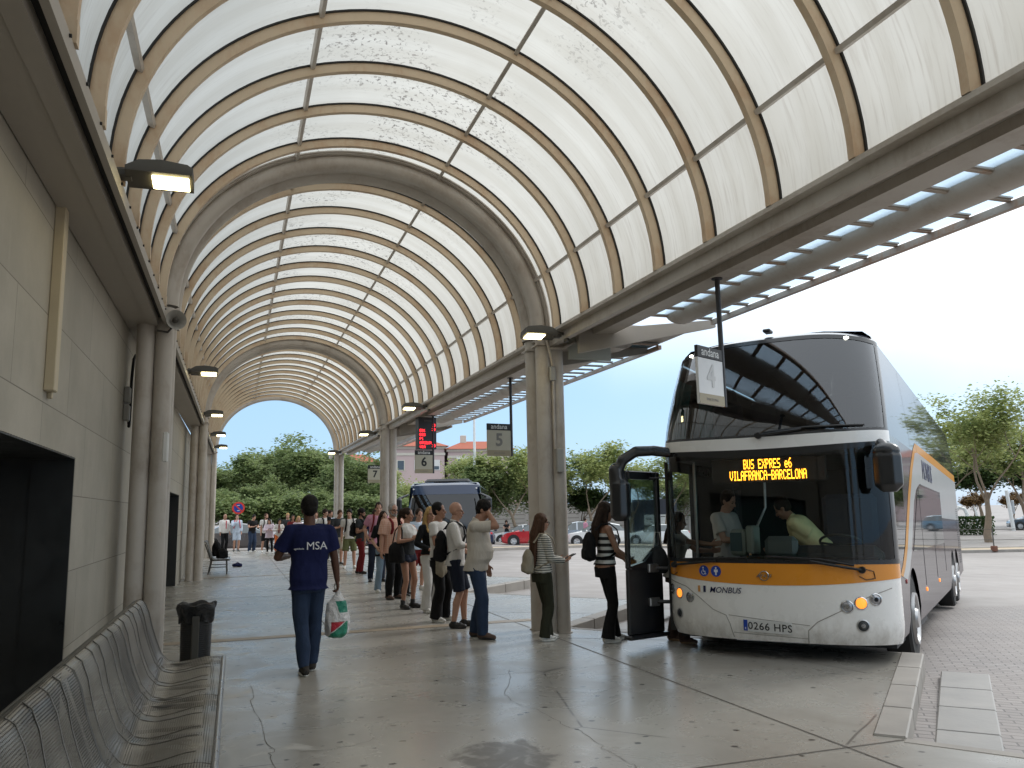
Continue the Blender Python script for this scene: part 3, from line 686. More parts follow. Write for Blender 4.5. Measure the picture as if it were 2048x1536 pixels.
    if bottom:
        C = MB(); ln = bottom.get('len', 2.0); th = bottom.get('infl', .014); r.torso(C, th*.45, .80, bottom.get('waist', .96), .0)
        for s in (1, -1):
            h_, kn, an = r.hip[s]+Vector((0, 0, .04)), r.knee[s], r.ank[s]; bk = Vector((0, -.012, 0)); fl = bottom.get('flare', 0.)
            if ln <= 1:
                e = h_.lerp(kn, ln); C.cyl(h_, e, .088*lm+th, (.088+(.058-.088)*ln)*lm+th+.012+fl, 20)
            else:
                e = kn.lerp(an+Vector((0, 0, -.035)), ln-1); C.cyl(h_, kn, .088*lm+th, .060*lm+th, 20); C.ell(kn, ((.060*lm+th),)*3, 16, 8)
                C.cyl(kn, kn.lerp(e, .5)+bk, .060*lm+th, .060*lm+th+fl*.4, 18); C.cyl(kn.lerp(e, .49)+bk, e, .0605*lm+th+fl*.4, bottom.get('cuff', .052)+fl+th*.5, 18)
        part(bottom.get('name', 'trousers'), C, bottom['m'], None, 3, bottom.get('wob', .007), 8)
    if shoes:
        for s in (1, -1):
            yw = radians(r.ft[s][2]); fd = Vector((sin(yw), cos(yw), 0)); an = r.ank[s]; bz = an.z-.085; lift = Vector((0, 0, 0))
            pit = r.ft[s][4] if len(r.ft[s]) > 4 else 0
            C = MB(); a0 = Vector((an.x, an.y, bz)); C.cap(a0-fd*.035+Vector((0, 0, .045)), a0+fd*.09+Vector((0, 0, .042)), .042, .042, 14); C.cap(a0+fd*.08+Vector((0, 0, .035)), a0+fd*.155+Vector((0, 0, .030)), .044, .032, 14)
            C.cyl(a0+Vector((0, 0, .04)), a0+Vector((0, 0, shoes.get('h', .10))), .047, .045, 14)
            C2 = MB(); n = 18
            def out(z, e): return [a0+fd*(.058+(.118+e)*cos(2*pi*i/n))+Vector((fd.y, -fd.x, 0))*((.045+e)+(.006*cos(2*pi*i/n)))*sin(2*pi*i/n)+Vector((0, 0, z)) for i in range(n)]
            C2.rings([out(.002, -.004), out(.010, .003), out(.024, .003), out(.03, -.004)])
            sh = link(remesh(C, min(vox, .011), 3, [shoes['m']], 'shoe'), 'shoe', root)
            so_ = C2.build('sole', shoes.get('sole', m_white_rub), sh)
            if pit:
                Mp = Matrix.Translation(a0+fd*.14) @ Matrix.Rotation(radians(-pit), 4, Vector((fd.y, -fd.x, 0))) @ Matrix.Translation(-(a0+fd*.14)); sh.matrix_local = Mp
    if hair:
        C = MB(); hz = hair.get('vol', 0.); kd = hair['kind']
        if kd != 'bald':
            C.ell(Mh @ Vector((0, -.018, 1.682+hz*.5)), (.080+hz, .096+hz, .088+hz), 20, 12, R3); C.ell(Mh @ Vector((0, -.036, 1.635)), (.073+hz*.6, .070+hz, .080), 16, 10, R3)
            if hair.get('fringe'): C.ell(Mh @ Vector((0, .060, 1.712)), (.062, .036, .034), 14, 8, R3)
            for s in (1, -1): C.ell(Mh @ Vector((s*.066, .012, 1.668)), (.018+hz*.6, .052, .046), 10, 8, R3)
        if kd == 'long':
            for (x, w_) in ((0, .062), (.045, .045), (-.045, .045)):
                p0 = Mh @ Vector((x, -.06, 1.64)); p1 = r.up @ Vector((x*1.25, -.115, 1.45)); p2 = r.up @ Vector((x*1.3, -.15, hair.get('to', 1.15)))
                C.cap(p0, p1, w_, w_*.95, 12); C.cap(p1, p2, w_*.95, w_*.45, 12)
            for s in (1, -1): C.cap(Mh @ Vector((s*.07, -.01, 1.66)), Mh @ Vector((s*.082, -.02, 1.50)), .028, .03, 10); C.cap(Mh @ Vector((s*.082, -.02, 1.50)), r.up @ Vector((s*.105, hair.get('fr', .03), hair.get('to', 1.15)+.12)), .03, .022, 10)
        if kd == 'pony':
            C.ell(Mh @ Vector((0, -.115, 1.70)), (.03, .03, .03), 10, 8); C.cap(Mh @ Vector((0, -.125, 1.69)), Mh @ Vector((0, -.155, 1.56)), .032, .036, 12); C.cap(Mh @ Vector((0, -.155, 1.56)), Mh @ Vector((.01, -.145, 1.40)), .036, .018, 12)
        if kd == 'curly':
            for i in range(46):
                a = i*2.4; zz = 1-2*(i+.5)/46; q = Vector((cos(a)*sqrt(1-zz*zz)*.1, -.025+sin(a)*sqrt(1-zz*zz)*.11, 1.66+zz*.11))
                if q.y > .045 and q.z < 1.70: continue
                C.ell(Mh @ q, (.033,)*3, 8, 6)
        if kd == 'cap':
            C = MB(); C.ell(Mh @ Vector((0, -.008, 1.69)), (.084, .102, .082), 18, 12, R3); C.rings([[Mh @ Vector((.07*cos(a), .07+.085*sin(a), z_)) for a in (pi*i/12 for i in range(13))] for z_ in (1.705, 1.715)])
        if C.v:
            hm = link(remesh(C, min(vox, .009) if vox < .015 else vox, 3, [hair['m']], 'hair', .0035 if kd != 'cap' else 0, 40), 'hair' if kd != 'cap' else 'cap', root)
            hm.name = 'hair' if kd != 'cap' else 'cap'
    if beard:
        C = MB(); C.ell(Mh @ Vector((0, .055, 1.545)), (.052, .044, .038), 14, 8, R3); C.ell(Mh @ Vector((0, .088, 1.582)), (.028, .016, .010), 10, 6, R3)
        for s in (1, -1): C.cap(Mh @ Vector((s*.066, .01, 1.615)), Mh @ Vector((s*.048, .045, 1.55)), .014, .018, 8)
        link(remesh(C, min(vox, .009), 2, [beard], 'beard', .003, 40), 'beard', root)
    if vox <= .014:
        for s in (1, -1):
            C = MB(); C.ell(Mh @ Vector((s*.031, .086, 1.628)), (.0125, .008, .0062), 10, 6, R3); C.cap(Mh @ Vector((s*.018, .094, 1.650)), Mh @ Vector((s*.046, .085, 1.651)), .0035, .003, 6); C.build('eye', m_eye, root)
        C = MB(); C.ell(Mh @ Vector((0, .099, 1.568)), (.021, .006, .0065), 10, 6, R3); C.build('lips', m_lip, root)
    if glasses:
        C = MB()
        for s in (1, -1):
            cc = Vector((s*.034, .104, 1.628)); C.tube([Mh @ (cc+Vector((.025*cos(a), 0, .018*sin(a)))) for a in (2*pi*i/14 for i in range(15))], .0026, 6)
            C.tube([Mh @ Vector((s*.059, .100, 1.632)), Mh @ Vector((s*.078, .04, 1.634)), Mh @ Vector((s*.078, -.01, 1.63))], .0024, 6)
        C.tube([Mh @ Vector((-.01, .107, 1.632)), Mh @ Vector((.01, .107, 1.632))], .0024, 6); C.build('glasses', m_gasket, root)
    return root, r, k
def W2(root, r, p, k):
    """rig point -> world"""
    return root.location + Matrix.Rotation(root.rotation_euler[2], 3, 'Z') @ (Vector(p)*k)
def at_person(o, pr_):
    root, r, k = pr_; o.location = root.location; o.rotation_euler = root.rotation_euler; o.scale = (k, k, k)
def backpack(pr_, m_, label, size=1.0, drop=0., group='backpacks worn by people in the queue', front=False, straps=True, one=None):
    root, r, k = pr_; C = MB(); sg = 1 if front else -1; y0 = (.20 if front else -.215); z0 = 1.19-drop
    C.ell(r.up @ Vector((0, y0, z0)), (.145*size, .085*size, .22*size), 18, 12); C.bbox(-.125*size, .125*size, y0-.075*size, y0+.075*size, z0-.2*size, z0+.13*size, .03, M=r.up)
    C.bbox(-.10*size, .10*size, y0+sg*.07*size-.03, y0+sg*.07*size+.03, z0-.18*size, z0-.02*size, .02, M=r.up)
    me = remesh(C, .014, 5, [m_], 'backpack', .006, 9); o = link(me, 'backpack'); at_person(o, pr_); tag(o, label, 'backpack', group)
    if straps:
        for s in ((1, -1) if one is None else (one,)):
            t = MB(); pts = [(s*.085, y0*.75, 1.40-drop*.5), (s*.10, y0*.35, 1.475), (s*.105, -y0*.18, 1.475), (s*.11, -y0*.60, 1.40), (s*.125, -y0*.72, 1.28), (s*.15, -y0*.45, 1.12), (s*.16, 0, 1.06), (s*.12, y0*.8, 1.04-drop*.5)]
            t.tube([r.up @ Vector(p) for p in pts], .026, 8, flat=.35, upv=(0, 1, 0)); t.build('strap', m_, o)
    return o
# cloth materials
cN = cloth('navy jersey', (.012, .016, .065)); cJ = cloth('blue denim', (.028, .045, .085), var=.35); cW = cloth('white cotton', (.62, .60, .57)); cCream = cloth('cream shirt', (.52, .47, .40)); cB = cloth('black cloth', (.010, .010, .011)); cG = cloth('charcoal cloth', (.035, .038, .04))
cPink = cloth('pink cotton', (.52, .25, .33)); cOl = cloth('olive cotton', (.13, .14, .06)); cDkOl = cloth('dark olive twill', (.035, .036, .022)); cRed = cloth('dark red cotton', (.16, .018, .02)); cBeige = cloth('beige canvas', (.38, .33, .25)); cLJ = cloth('light denim', (.22, .30, .38)); cLB = cloth('pale blue cotton', (.48, .56, .66)); cPW = cloth('pinkish white knit', (.60, .50, .56)); cOr = cloth('orange cotton', (.62, .15, .04)); cNv2 = cloth('dark navy denim', (.014, .018, .032)); cYel = cloth('yellow work shirt', (.78, .66, .36), fold=.35)
cBrn = cloth('brown trousers', (.055, .035, .028)); cBag = cloth('stone canvas', (.33, .29, .22)); mShB = mat('black leather', (.02, .018, .017), .4); mShW = mat('white leather', (.62, .60, .55), .5); mShBr = mat('brown suede', (.10, .06, .045), .7); m_red = mat('red cloth', (.5, .03, .05), .7)
def check_mat():
    t = NT('checked salmon cotton'); X, Y, Z = t.xyz(t.coord()); a = t.math('PINGPONG', t.math('MULTIPLY', X, 30), .5); b = t.math('PINGPONG', t.math('MULTIPLY', Z, 30), .5)
    f_ = t.math('ADD', t.ramp(a, .34, .42, 0, .3), t.ramp(b, .34, .42, 0, .3)); t.set(t.mix(f_, (.60, .33, .24), (.72, .60, .50)), .85); t.bump(t.noise(t.mapv(t.coord(), (9, 9, 4)), 1.2, 4), .5, .03); return t.m
def stripe_mat():
    t = NT('striped cotton'); X, Y, Z = t.xyz(t.coord()); w_ = t.math('MULTIPLY_ADD', t.noise(t.coord(), 6, 2), .02, Z); a = t.math('PINGPONG', t.math('MULTIPLY', w_, 32), .5)
    t.set(t.mix(t.ramp(a, .30, .34), (.62, .60, .53), (.035, .04, .04)), .85); t.bump(t.noise(t.mapv(t.coord(), (9, 9, 4)), 1.2, 4), .5, .03); return t.m
cCheck = check_mat(); cStripe = stripe_mat()
def bstripe():
    t = NT('broad striped knit'); X, Y, Z = t.xyz(t.coord()); a = t.math('PINGPONG', t.math('MULTIPLY', Z, 12), .5); t.set(t.mix(t.ramp(a, .24, .26), (.6, .6, .58), (.012, .012, .012)), .85); return t.m
cBS = bstripe()
D = pi/180; Q = 'people queueing along the platform'
hairS = lambda c, **k: dict(kind='short', m=hair_mat(c), **k)
# 1 the walking man in the foreground, seen from behind
wk = person((.74, 8.91), -4*D, 1.80, 'man walking away in a navy T-shirt with white MSA lettering, jeans and dark trainers', dict(fat=.03, feet={1: (.075, .16, 5), -1: (-.035, -.10, -3)}, hands={1: (.31, .08, .88), -1: (-.17, .27, 1.15)}, poles={1: (1, -.6, 0), -1: (-.75, -.7, -.5)}, hdir={1: (.1, .1, -1), -1: (.4, 1, .2)}, curl=55, head=(2, 6, 0)),
    dict(m=cN, sleeve=.72, hem=.83, infl=.024, flare=.028, loose=.012, wob=.014), dict(m=cJ, infl=.012, cuff=.050, wob=.010, len=1.93), dict(m=cloth('dark trainer', (.04, .035, .03))), hairS('black', vol=.009), 'dark', .010)
root, r, k = wk
M_ = basis((.075, -.170, 1.285), (-1, 0, 0), (0, 0, 1))
M_.translation = Vector((.0, -.158, 1.27))
text('lettering', 'MSA', .11, mat('white print', (.78, .78, .8), .6), Matrix.Translation((.05, -.178, 1.26)) @ Matrix.Rotation(pi/2-.04, 4, 'X'), root, bold=0)
text('lettering', 'agricheda', .026, mat('white print', (.78, .78, .8), .6), Matrix.Translation((-.125, -.178, 1.238)) @ Matrix.Rotation(pi/2-.04, 4, 'X'), root)
# his carrier bag
C = MB(); hp = W2(root, r, r.wr[1]+Vector((.005, .02, -.11)), k)
C.rings([[Vector((cos(a)*w_*(1+.12*sin(3*a+j)), sin(a)*d_*(1+.1*cos(2*a+j)), z_)) for a in (2*pi*i/20 for i in range(20))] for j, (z_, w_, d_) in enumerate(((-.47, .08, .05), (-.44, .125, .085), (-.34, .135, .10), (-.22, .125, .09), (-.12, .10, .07), (-.06, .06, .045), (-.02, .03, .022), (.03, .022, .02)))])
def bag_mat():
    t = NT('printed carrier bag'); X, Y, Z = t.xyz(t.coord()); n = t.noise(t.coord(), 6, 2)
    g1 = t.math('MULTIPLY', t.ramp(t.math('ABSOLUTE', t.math('ADD', Z, .155)), .062, .055), t.ramp(t.math('ABSOLUTE', t.math('ADD', X, t.math('MULTIPLY', Z, .25))), .068, .06))
    dg = t.math('ADD', Z, t.math('MULTIPLY', X, -.75)); lowz = t.ramp(Z, -.30, -.31)
    col = t.mix(g1, (.72, .70, .68), (.01, .22, .14)); col = t.mix(lowz, col, (.02, .25, .15)); red = t.math('MULTIPLY', lowz, t.ramp(dg, -.355, -.345)); col = t.mix(red, col, (.55, .03, .05))
    ln = t.math('MULTIPLY', t.ramp(t.math('ABSOLUTE', t.math('ADD', dg, .35)), .008, .005), lowz); col = t.mix(ln, col, (.7, .7, .68)); ed = t.ramp(t.math('ABSOLUTE', X), .085, .095); col = t.mix(ed, col, (.72, .70, .68))
    t.set(col, .35); t.bump(t.noise(t.coord(), 9, 5, .6, 1), 1, .05); return t.m
bo = link(remesh(C, .010, 2, [bag_mat()], 'carrier_bag', .016, 11), 'carrier_bag'); bo.location = hp; bo.rotation_euler = (0, 0, .25); tag(bo, 'white plastic carrier bag with green and red print held by the walking man', 'carrier bag')
for s in (1, -1):
    t = MB(); t.tube([(s*.02, 0, .0), (s*.035, .0, .05), (s*.012, 0, .095), (0, 0, .10)], .006, 6); t.build('handle', m_white_rub, bo)
# 2 girl by the column
gl = person((3.68, 9.85), 84*D, 1.57, 'girl with very long brown hair in a striped jumper and green trousers beside the column', dict(sex='f', feet={1: (.07, -.02, 4), -1: (-.07, .10, -4)}, hands={1: (.10, .30, 1.08), -1: (-.12, .34, 1.10)}, hdir={1: (-.3, 1, .1), -1: (.3, 1, .1)}, hnrm={1: (-.3, 0, 1), -1: (.3, 0, 1)}, head=(0, 4, 0)),
    dict(m=cStripe, sleeve=1.95, hem=.93, infl=.018, flare=.0, name='jumper'), dict(m=cDkOl, infl=.018, cuff=.062, flare=.012), dict(m=mShW), dict(kind='long', m=hair_mat('brown'), to=1.02), 'light', .010, glasses=True)
backpack(gl, cBag, 'small stone coloured backpack worn by the girl in the striped jumper', .82, .10)
ph = MB(); ph.bbox(-.04, .04, -.075, .075, -.006, .006, .004); o = ph.build('phone', mat('phone', (.01, .01, .012), .15)); o.location = W2(gl[0], gl[1], (0, .46, 1.14), gl[2]); o.rotation_euler = (.4, 0, -84*D); tag(o, 'dark phone held in both hands by the girl in the striped jumper', 'phone')
# 3 man covering his face
fm = person((2.99, 10.45), 118*D, 1.78, 'stout man in a cream short sleeved shirt and jeans rubbing his face with one hand', dict(fat=.06, belly=.11, feet={1: (.12, .10, 14), -1: (-.10, -.05, -6)}, hands={1: (.03, .17, 1.585), -1: (-.30, .10, .84)}, poles={1: (.6, .3, -1)}, hdir={1: (-.35, .15, .5), -1: (0, .2, -1)}, hnrm={1: (0, -1, 0)}, head=(-4, 24, 0), lean=4, curl=16),
    dict(m=cCream, sleeve=.75, hem=.84, infl=.014, flare=.02, loose=.012, collar=1, wob=.010), dict(m=cJ, infl=.018, cuff=.06), dict(m=mShBr, sole=mShB), hairS('black', vol=.004), 'tan', .010)
# 4 bald man with glasses
bd = person((3.00, 11.52), 112*D, 1.75, 'bald man with glasses in a rolled sleeve shirt and dark shorts', dict(feet={1: (.12, -.02, 8), -1: (-.1, .1, -2)}, hands={1: (.13, .26, 1.12), -1: (-.2, .2, 1.0)}, poles={1: (1, -.6, -.3)}, hdir={1: (-.5, .8, .2)}, head=(-6, 2, 0), curl=45),
    dict(m=cW, sleeve=1.35, hem=.86, infl=.022, flare=.02, collar=1), dict(m=cNv2, len=.95, infl=.02, name='shorts'), dict(m=mShB, sole=mShB), None, 'light', .010, glasses=True)
backpack(bd, cB, 'large black backpack worn by the bald man with glasses', 1.05, .06)
C = MB(); C.rings([[(cos(a)*r_, sin(a)*r_, z) for a in (2*pi*i/12 for i in range(12))] for z, r_ in ((0, .028), (.01, .033), (.08, .031), (.13, .033), (.16, .02), (.17, .012), (.185, .012))]); o = C.build('water_bottle', glass('bottle plastic', (.7, .85, .95), .9, .05)); o.location = W2(bd[0], bd[1], (.16, .34, 1.06), bd[2]); o.rotation_euler = (.5, .6, 0); tag(o, 'clear plastic water bottle in the hand of the bald man', 'bottle')
C = MB(); C.cyl((0, 0, .181), (0, 0, .2), .015, n=12); C.build('lid', mat('blue lid', (.02, .2, .5), .4), o)
# 5 dark haired man in black trousers, white trainers
dm = person((2.93, 12.26), 128*D, 1.76, 'dark haired man in white T-shirt and black trousers half hidden by the bald man', dict(feet={1: (.13, 0, 14), -1: (-.13, .02, -14)}, hands={1: (.12, .25, 1.06), -1: (-.15, .22, 1.0)}, poles={1: (1, -.6, -.3)}, head=(-10, 0, 0)),
    dict(m=cW, sleeve=.6, hem=.90, infl=.016), dict(m=cB, infl=.02, cuff=.075, flare=.012), dict(m=mShW), hairS('black'), 'tan', .011, group=Q)
C = MB(); C.ell((0, 0, -.30), (.12, .04, .17), 16, 10); C.bbox(-.11, .11, -.03, .03, -.42, -.18, .02); tb = link(remesh(C, .012, 4, [cBag], 'tote_bag', .01, 9), 'tote_bag'); tb.location = W2(dm[0], dm[1], (.22, .14, 1.12), dm[2]); tb.rotation_euler = (0, 0, .6); tag(tb, 'cream canvas tote bag hanging from the forearm of the dark haired man', 'tote bag')
C = MB(); C.tube([(-.08, 0, -.2), (-.03, 0, 0), (.03, 0, 0), (.08, 0, -.2)], .008, 6); C.build('handle', cBag, tb)
# 6 blonde woman
bw = person((3.07, 13.44), 158*D, 1.70, 'blonde woman in a black long sleeved top and white wide trousers', dict(sex='f', hands={1: (.12, .16, 1.04), -1: (-.10, .18, 1.06)}, poles={1: (1, -.4, -.4), -1: (-1, -.4, -.4)}, hdir={1: (-.8, .4, .1), -1: (.8, .4, .1)}, head=(8, 2, 0)),
    dict(m=cB, sleeve=1.9, hem=.96, infl=.014, flare=0., name='top'), dict(m=cW, infl=.018, cuff=.075, flare=.02), dict(m=mShW), dict(kind='long', m=hair_mat('blonde'), to=1.22, fr=.09), 'light', .011, group=Q)
# 7 woman with ponytail, jumper over shoulders, denim shorts
pw = person((2.82, 14.15), 142*D, 1.70, 'ponytailed woman in dark vest, denim shorts and black ankle boots, jumper round her shoulders', dict(sex='f', feet={1: (.13, .02, 10), -1: (-.12, .03, -12)}, hands={1: (.10, .20, 1.20), -1: (-.16, .20, 1.22)}, poles={1: (1, -.3, -.6), -1: (-1, -.3, -.6)}, hdir={1: (-.5, .5, .5), -1: (.2, .5, .8)}, curl=50, head=(-26, 2, 0)),
    dict(m=cG, sleeve=0, hem=.93, infl=.010, flare=.0, strap=1, z1=1.40, name='vest'), dict(m=cNv2, len=.28, infl=.018, name='shorts', flare=.01), dict(m=mShB, h=.16, sole=mShB), dict(kind='pony', m=hair_mat('dark')), 'tan', .011, group=Q)
C = MB(); R_ = pw[1]
C.rings([[R_.up @ Vector((w_*cos(a), -.01+d_*sin(a), z_+.02*sin(2*a))) for a in (2*pi*i/24 for i in range(24))] for z_, w_, d_ in ((1.20, .235, .16), (1.30, .235, .16), (1.40, .20, .13), (1.46, .12, .09), (1.48, .085, .07))]); o = link(remesh(C, .012, 4, [cW], 'jumper', .014, 9), 'jumper'); at_person(o, pw); tag(o, 'white jumper draped round the shoulders of the ponytailed woman', 'jumper')
C = MB(); C.ell((.26, -.02, .98), (.10, .17, .19), 16, 10); C.bbox(.18, .33, -.17, .14, .80, 1.02, .03); o = link(remesh(C, .013, 4, [cB], 'shoulder_bag', .012, 8), 'shoulder_bag'); at_person(o, pw); tag(o, 'big black shoulder bag of the ponytailed woman', 'bag')
C = MB(); C.tube([(.25, .10, 1.1), (.20, .06, 1.36), (.165, -.01, 1.475), (.2, -.1, 1.36), (.25, -.13, 1.1)], .012, 6); C.build('strap', cB, o)
# 8 bearded man in the checked shirt
bm_ = person((2.87, 15.8), 150*D, 1.80, 'grey bearded man with glasses in a salmon checked shirt and black trousers', dict(fat=.05, belly=.03, hands={1: (.30, .02, .82), -1: (-.14, .2, .92)}, head=(6, 4, 0)),
    dict(m=cCheck, sleeve=.8, hem=.84, infl=.026, flare=.03, loose=.02, collar=1), dict(m=cB, infl=.016), dict(m=mShBr, h=.06, sole=mShB), hairS('grey', vol=-.002), 'light', .011, glasses=True, beard=hair_mat('grey'), group=Q)
backpack(bm_, cRed, 'dark red backpack of the grey bearded man', .9)
# 9.. people behind and further back: lower detail, each its own
def crowd(pos, th, H, label, P, t, b, s, h, skin='light', vox=.013, **k): return person(pos, th*D, H, label, P, t, b, s, h, skin, vox, group=Q, **k)
RV = random.Random(77)
def vary(k):
    u = RV.uniform
    k.setdefault('feet', {1: (.10+u(-.02, .05), u(-.08, .10), u(4, 22)), -1: (-.10-u(-.02, .04), u(-.08, .08), -u(4, 22))}); k.setdefault('side', u(-3, 3)); k.setdefault('twist', u(-10, 10)); k.setdefault('lean', u(-1, 4)); k.setdefault('head', (u(-22, 22), u(-2, 14), u(-5, 5))); return k
def std(**k):
    u = RV.uniform; return vary(dict(hands={1: (.25+u(-.07, .03), u(-.02, .2), .82+u(-.02, .2)), -1: (-.25-u(-.07, .03), u(-.02, .2), .82+u(-.02, .16))}, **k))
phn = lambda **k: vary(dict(hands={1: (.06, .28, 1.18), -1: (-.08, .26, 1.15)}, poles={1: (1, -.5, -.5), -1: (-1, -.5, -.5)}, hdir={1: (-.3, .8, .4), -1: (.3, .8, .4)}, head=(0, 26, 0), curl=50, **k))
T = lambda m_, **k: dict(m=m_, **k)
crowd((3.62, 15.2), 185, 1.62, 'woman with dark curly hair almost hidden behind the blonde woman', std(sex='f'), T(cG, sleeve=.6), T(cB), T(mShB), dict(kind='curly', m=hair_mat('dark')), 'tan')
crowd((3.66, 17.3), 165, 1.70, 'person in a pale top, dark red shorts and white trainers behind the ponytailed woman', std(), T(cLB, sleeve=.7), T(cRed, len=.9, name='shorts'), T(mShW), hairS('dark'))
crowd((3.12, 16.2), 120, 1.70, 'dark haired person between the bearded man and the ponytailed woman', std(), T(cG, sleeve=.6), T(cB), T(mShB), hairS('black'), 'tan')
crowd((2.94, 17.2), 165, 1.66, 'person in light blue jeans and white trainers behind the bearded man', std(sex='f'), T(cB, sleeve=.8, hem=.78), T(cLJ, infl=.02, cuff=.07), T(mShW), dict(kind='long', m=hair_mat('dark'), to=1.3))
pk = crowd((3.24, 20.0), 172, 1.88, 'tall man in a pink T-shirt and dark navy jeans', std(head=(4, 4, 0)), T(cPink, sleeve=.65, hem=.84, infl=.022), T(cNv2, infl=.016), T(mShB, sole=mShB), hairS('dark'), vox=.012)
backpack(pk, cRed, 'dark red backpack of the tall man in the pink T-shirt', .9)
crowd((3.56, 22.3), 175, 1.72, 'person in black shorts and white trainers behind the tall man in pink', std(), T(cN, sleeve=.6), T(cB, len=.95, name='shorts'), T(mShW), hairS('dark'), 'tan')
mr_ = crowd((3.28, 22.9), 120, 1.76, 'bearded man in a dark T-shirt and dark red trousers looking to his left', dict(hands={1: (.12, .2, 1.2), -1: (-.2, .15, .95)}, feet={1: (.10, .05, 8), -1: (-.10, -.12, -8)}, head=(-10, 8, 0)), T(cG, sleeve=.6), T(cRed, infl=.014), T(mShB, sole=mShB), hairS('black', vol=.01), 'tan', vox=.013, beard=hair_mat('black'))
backpack(mr_, cB, 'black backpack of the bearded man in dark red trousers', .95)
wv = crowd((3.28, 25.2), 185, 1.76, 'young man in a white V-neck T-shirt and olive shorts', std(feet={1: (.14, .03, 10), -1: (-.14, .02, -12)}), T(cW, sleeve=.6, hem=.88), T(cOl, len=.92, name='shorts', flare=.01), T(mShW), hairS('black', vol=.006, fringe=1), 'light')
backpack(wv, cB, 'black backpack of the young man in olive shorts', .9)
crowd((3.16, 27.2), 170, 1.78, 'man in a dark grey T-shirt and beige trousers', phn(), T(cG, sleeve=.65), T(cBeige, len=1.0, name='shorts', infl=.02), T(mShB), hairS('brown'), vox=.014)
crowd((3.02, 28.6), 170, 1.55, 'short boy with a black cap and black top looking at his phone', phn(), T(cB, sleeve=.65), T(cB, len=.95, name='shorts'), T(mShB), dict(kind='cap', m=cB), 'tan', vox=.014)
hw = crowd((2.98, 29.6), 160, 1.80, 'young man in a white hoodie', std(), T(cW, sleeve=1.9, hood=1), T(cB), T(mShW), hairS('dark', vol=.006), vox=.014)
backpack(hw, cB, 'black backpack over the white hoodie', .9)
crowd((3.3, 31.2), 165, 1.78, 'dark haired man half hidden behind the white hoodie', std(), T(cLB, sleeve=.7), T(cJ), T(mShW), hairS('dark'), vox=.02)
crowd((3.06, 33.7), 180, 1.76, 'person with dark hair in a white top just right of the walking man', std(sex='f'), T(cW, sleeve=.7), T(cJ), T(mShW), dict(kind='long', m=hair_mat('brown'), to=1.35), vox=.02)
crowd((2.52, 36.0), 185, 1.58, 'light haired woman hidden behind the walking man', std(sex='f'), T(cPW, sleeve=1.8), T(cLJ), T(mShW), dict(kind='long', m=hair_mat('blonde'), to=1.35), vox=.02)
crowd((2.30, 36.3), 180, 1.63, 'woman with dark hair in a dark red top left of the walking man', std(sex='f'), T(cRed, sleeve=.6), T(cB), T(mShB), dict(kind='long', m=hair_mat('dark'), to=1.3), 'tan', vox=.02)
crowd((2.22, 37.8), 170, 1.72, 'blond man in a grey T-shirt standing behind the woman in dark red', std(), T(cG, sleeve=.6), T(cJ), T(mShW), hairS('blonde'), vox=.02)
crowd((1.79, 37.1), 175, 1.50, 'small woman in a long white coat with a dark red scarf and orange trousers', phn(sex='f'), T(cW, sleeve=1.8, hem=.62, flare=.05, name='coat'), T(cOr, len=1.75, infl=.02, flare=.01), T(mShB, sole=mShB), dict(kind='long', m=hair_mat('black'), to=1.35), vox=.02)
C = MB(); C.bbox(-.035, .035, .135, .175, 1.0, 1.42, .012); o = C.build('scarf', cRed); o.location = (1.79, 37.1, 0); o.rotation_euler = (0, 0, -175*D); o.scale = (.86,)*3; tag(o, 'dark red scarf hanging down the front of the white coat', 'scarf')
crowd((1.43, 37.4), 185, 1.50, 'woman in a pinkish white oversized jumper and black leggings looking at a phone', phn(sex='f'), T(cPW, sleeve=1.8, hem=.78, infl=.04, flare=.03, name='jumper'), T(cB, infl=.008, cuff=.04), T(mShW), dict(kind='long', m=hair_mat('black'), to=1.35), vox=.018)
dd_ = crowd((1.30, 38.6), 160, 1.72, 'bearded man in a white T-shirt and black shorts', std(head=(-15, 4, 0)), T(cW, sleeve=.65, infl=.025), T(cB, len=.92, name='shorts'), T(mShW), hairS('brown'), vox=.018, beard=hair_mat('brown'))
backpack(dd_, cB, 'black backpack of the bearded man in black shorts', .85)
crowd((.75, 39.6), 150, 1.70, 'young man in a black T-shirt and blue jeans looking at his phone', phn(), T(cB, sleeve=.6), T(cJ, infl=.025, cuff=.07), T(mShW), hairS('black'), vox=.018)
bb_ = crowd((.08, 40.6), 170, 1.72, 'boy in a pale blue hoodie and pale blue shorts with a hand at his mouth', dict(hands={1: (.05, .22, 1.42), -1: (-.2, .1, .9)}, poles={1: (.8, 0, -1)}, hdir={1: (-.2, 0, 1)}, head=(0, 6, 0)), T(cLB, sleeve=1.85, infl=.022, hood=1), T(cLB, len=.9, name='shorts'), T(mShB), hairS('black'), vox=.018)
backpack(bb_, m_red, 'pink and red backpack of the boy in pale blue', .8)
ti = crowd((-.46, 40.6), 150, 1.74, 'bald man in a white long sleeved shirt with a red tie', dict(belly=.04, hands={1: (.25, .08, .82), -1: (-.2, .16, .84)}, head=(0, 16, 0)), T(cW, sleeve=1.85, collar=1, infl=.022), T(cB), T(mShB, sole=mShB), None, 'tan', vox=.018)
C = MB(); C.bbox(-.022, .022, .155, .17, 1.06, 1.43, .006); o = C.build('tie', m_red); o.location = (-.46, 40.6, 0); o.rotation_euler = (0, 0, -150*D); tag(o, 'red tie worn over the white shirt of the bald man at the far end', 'tie')
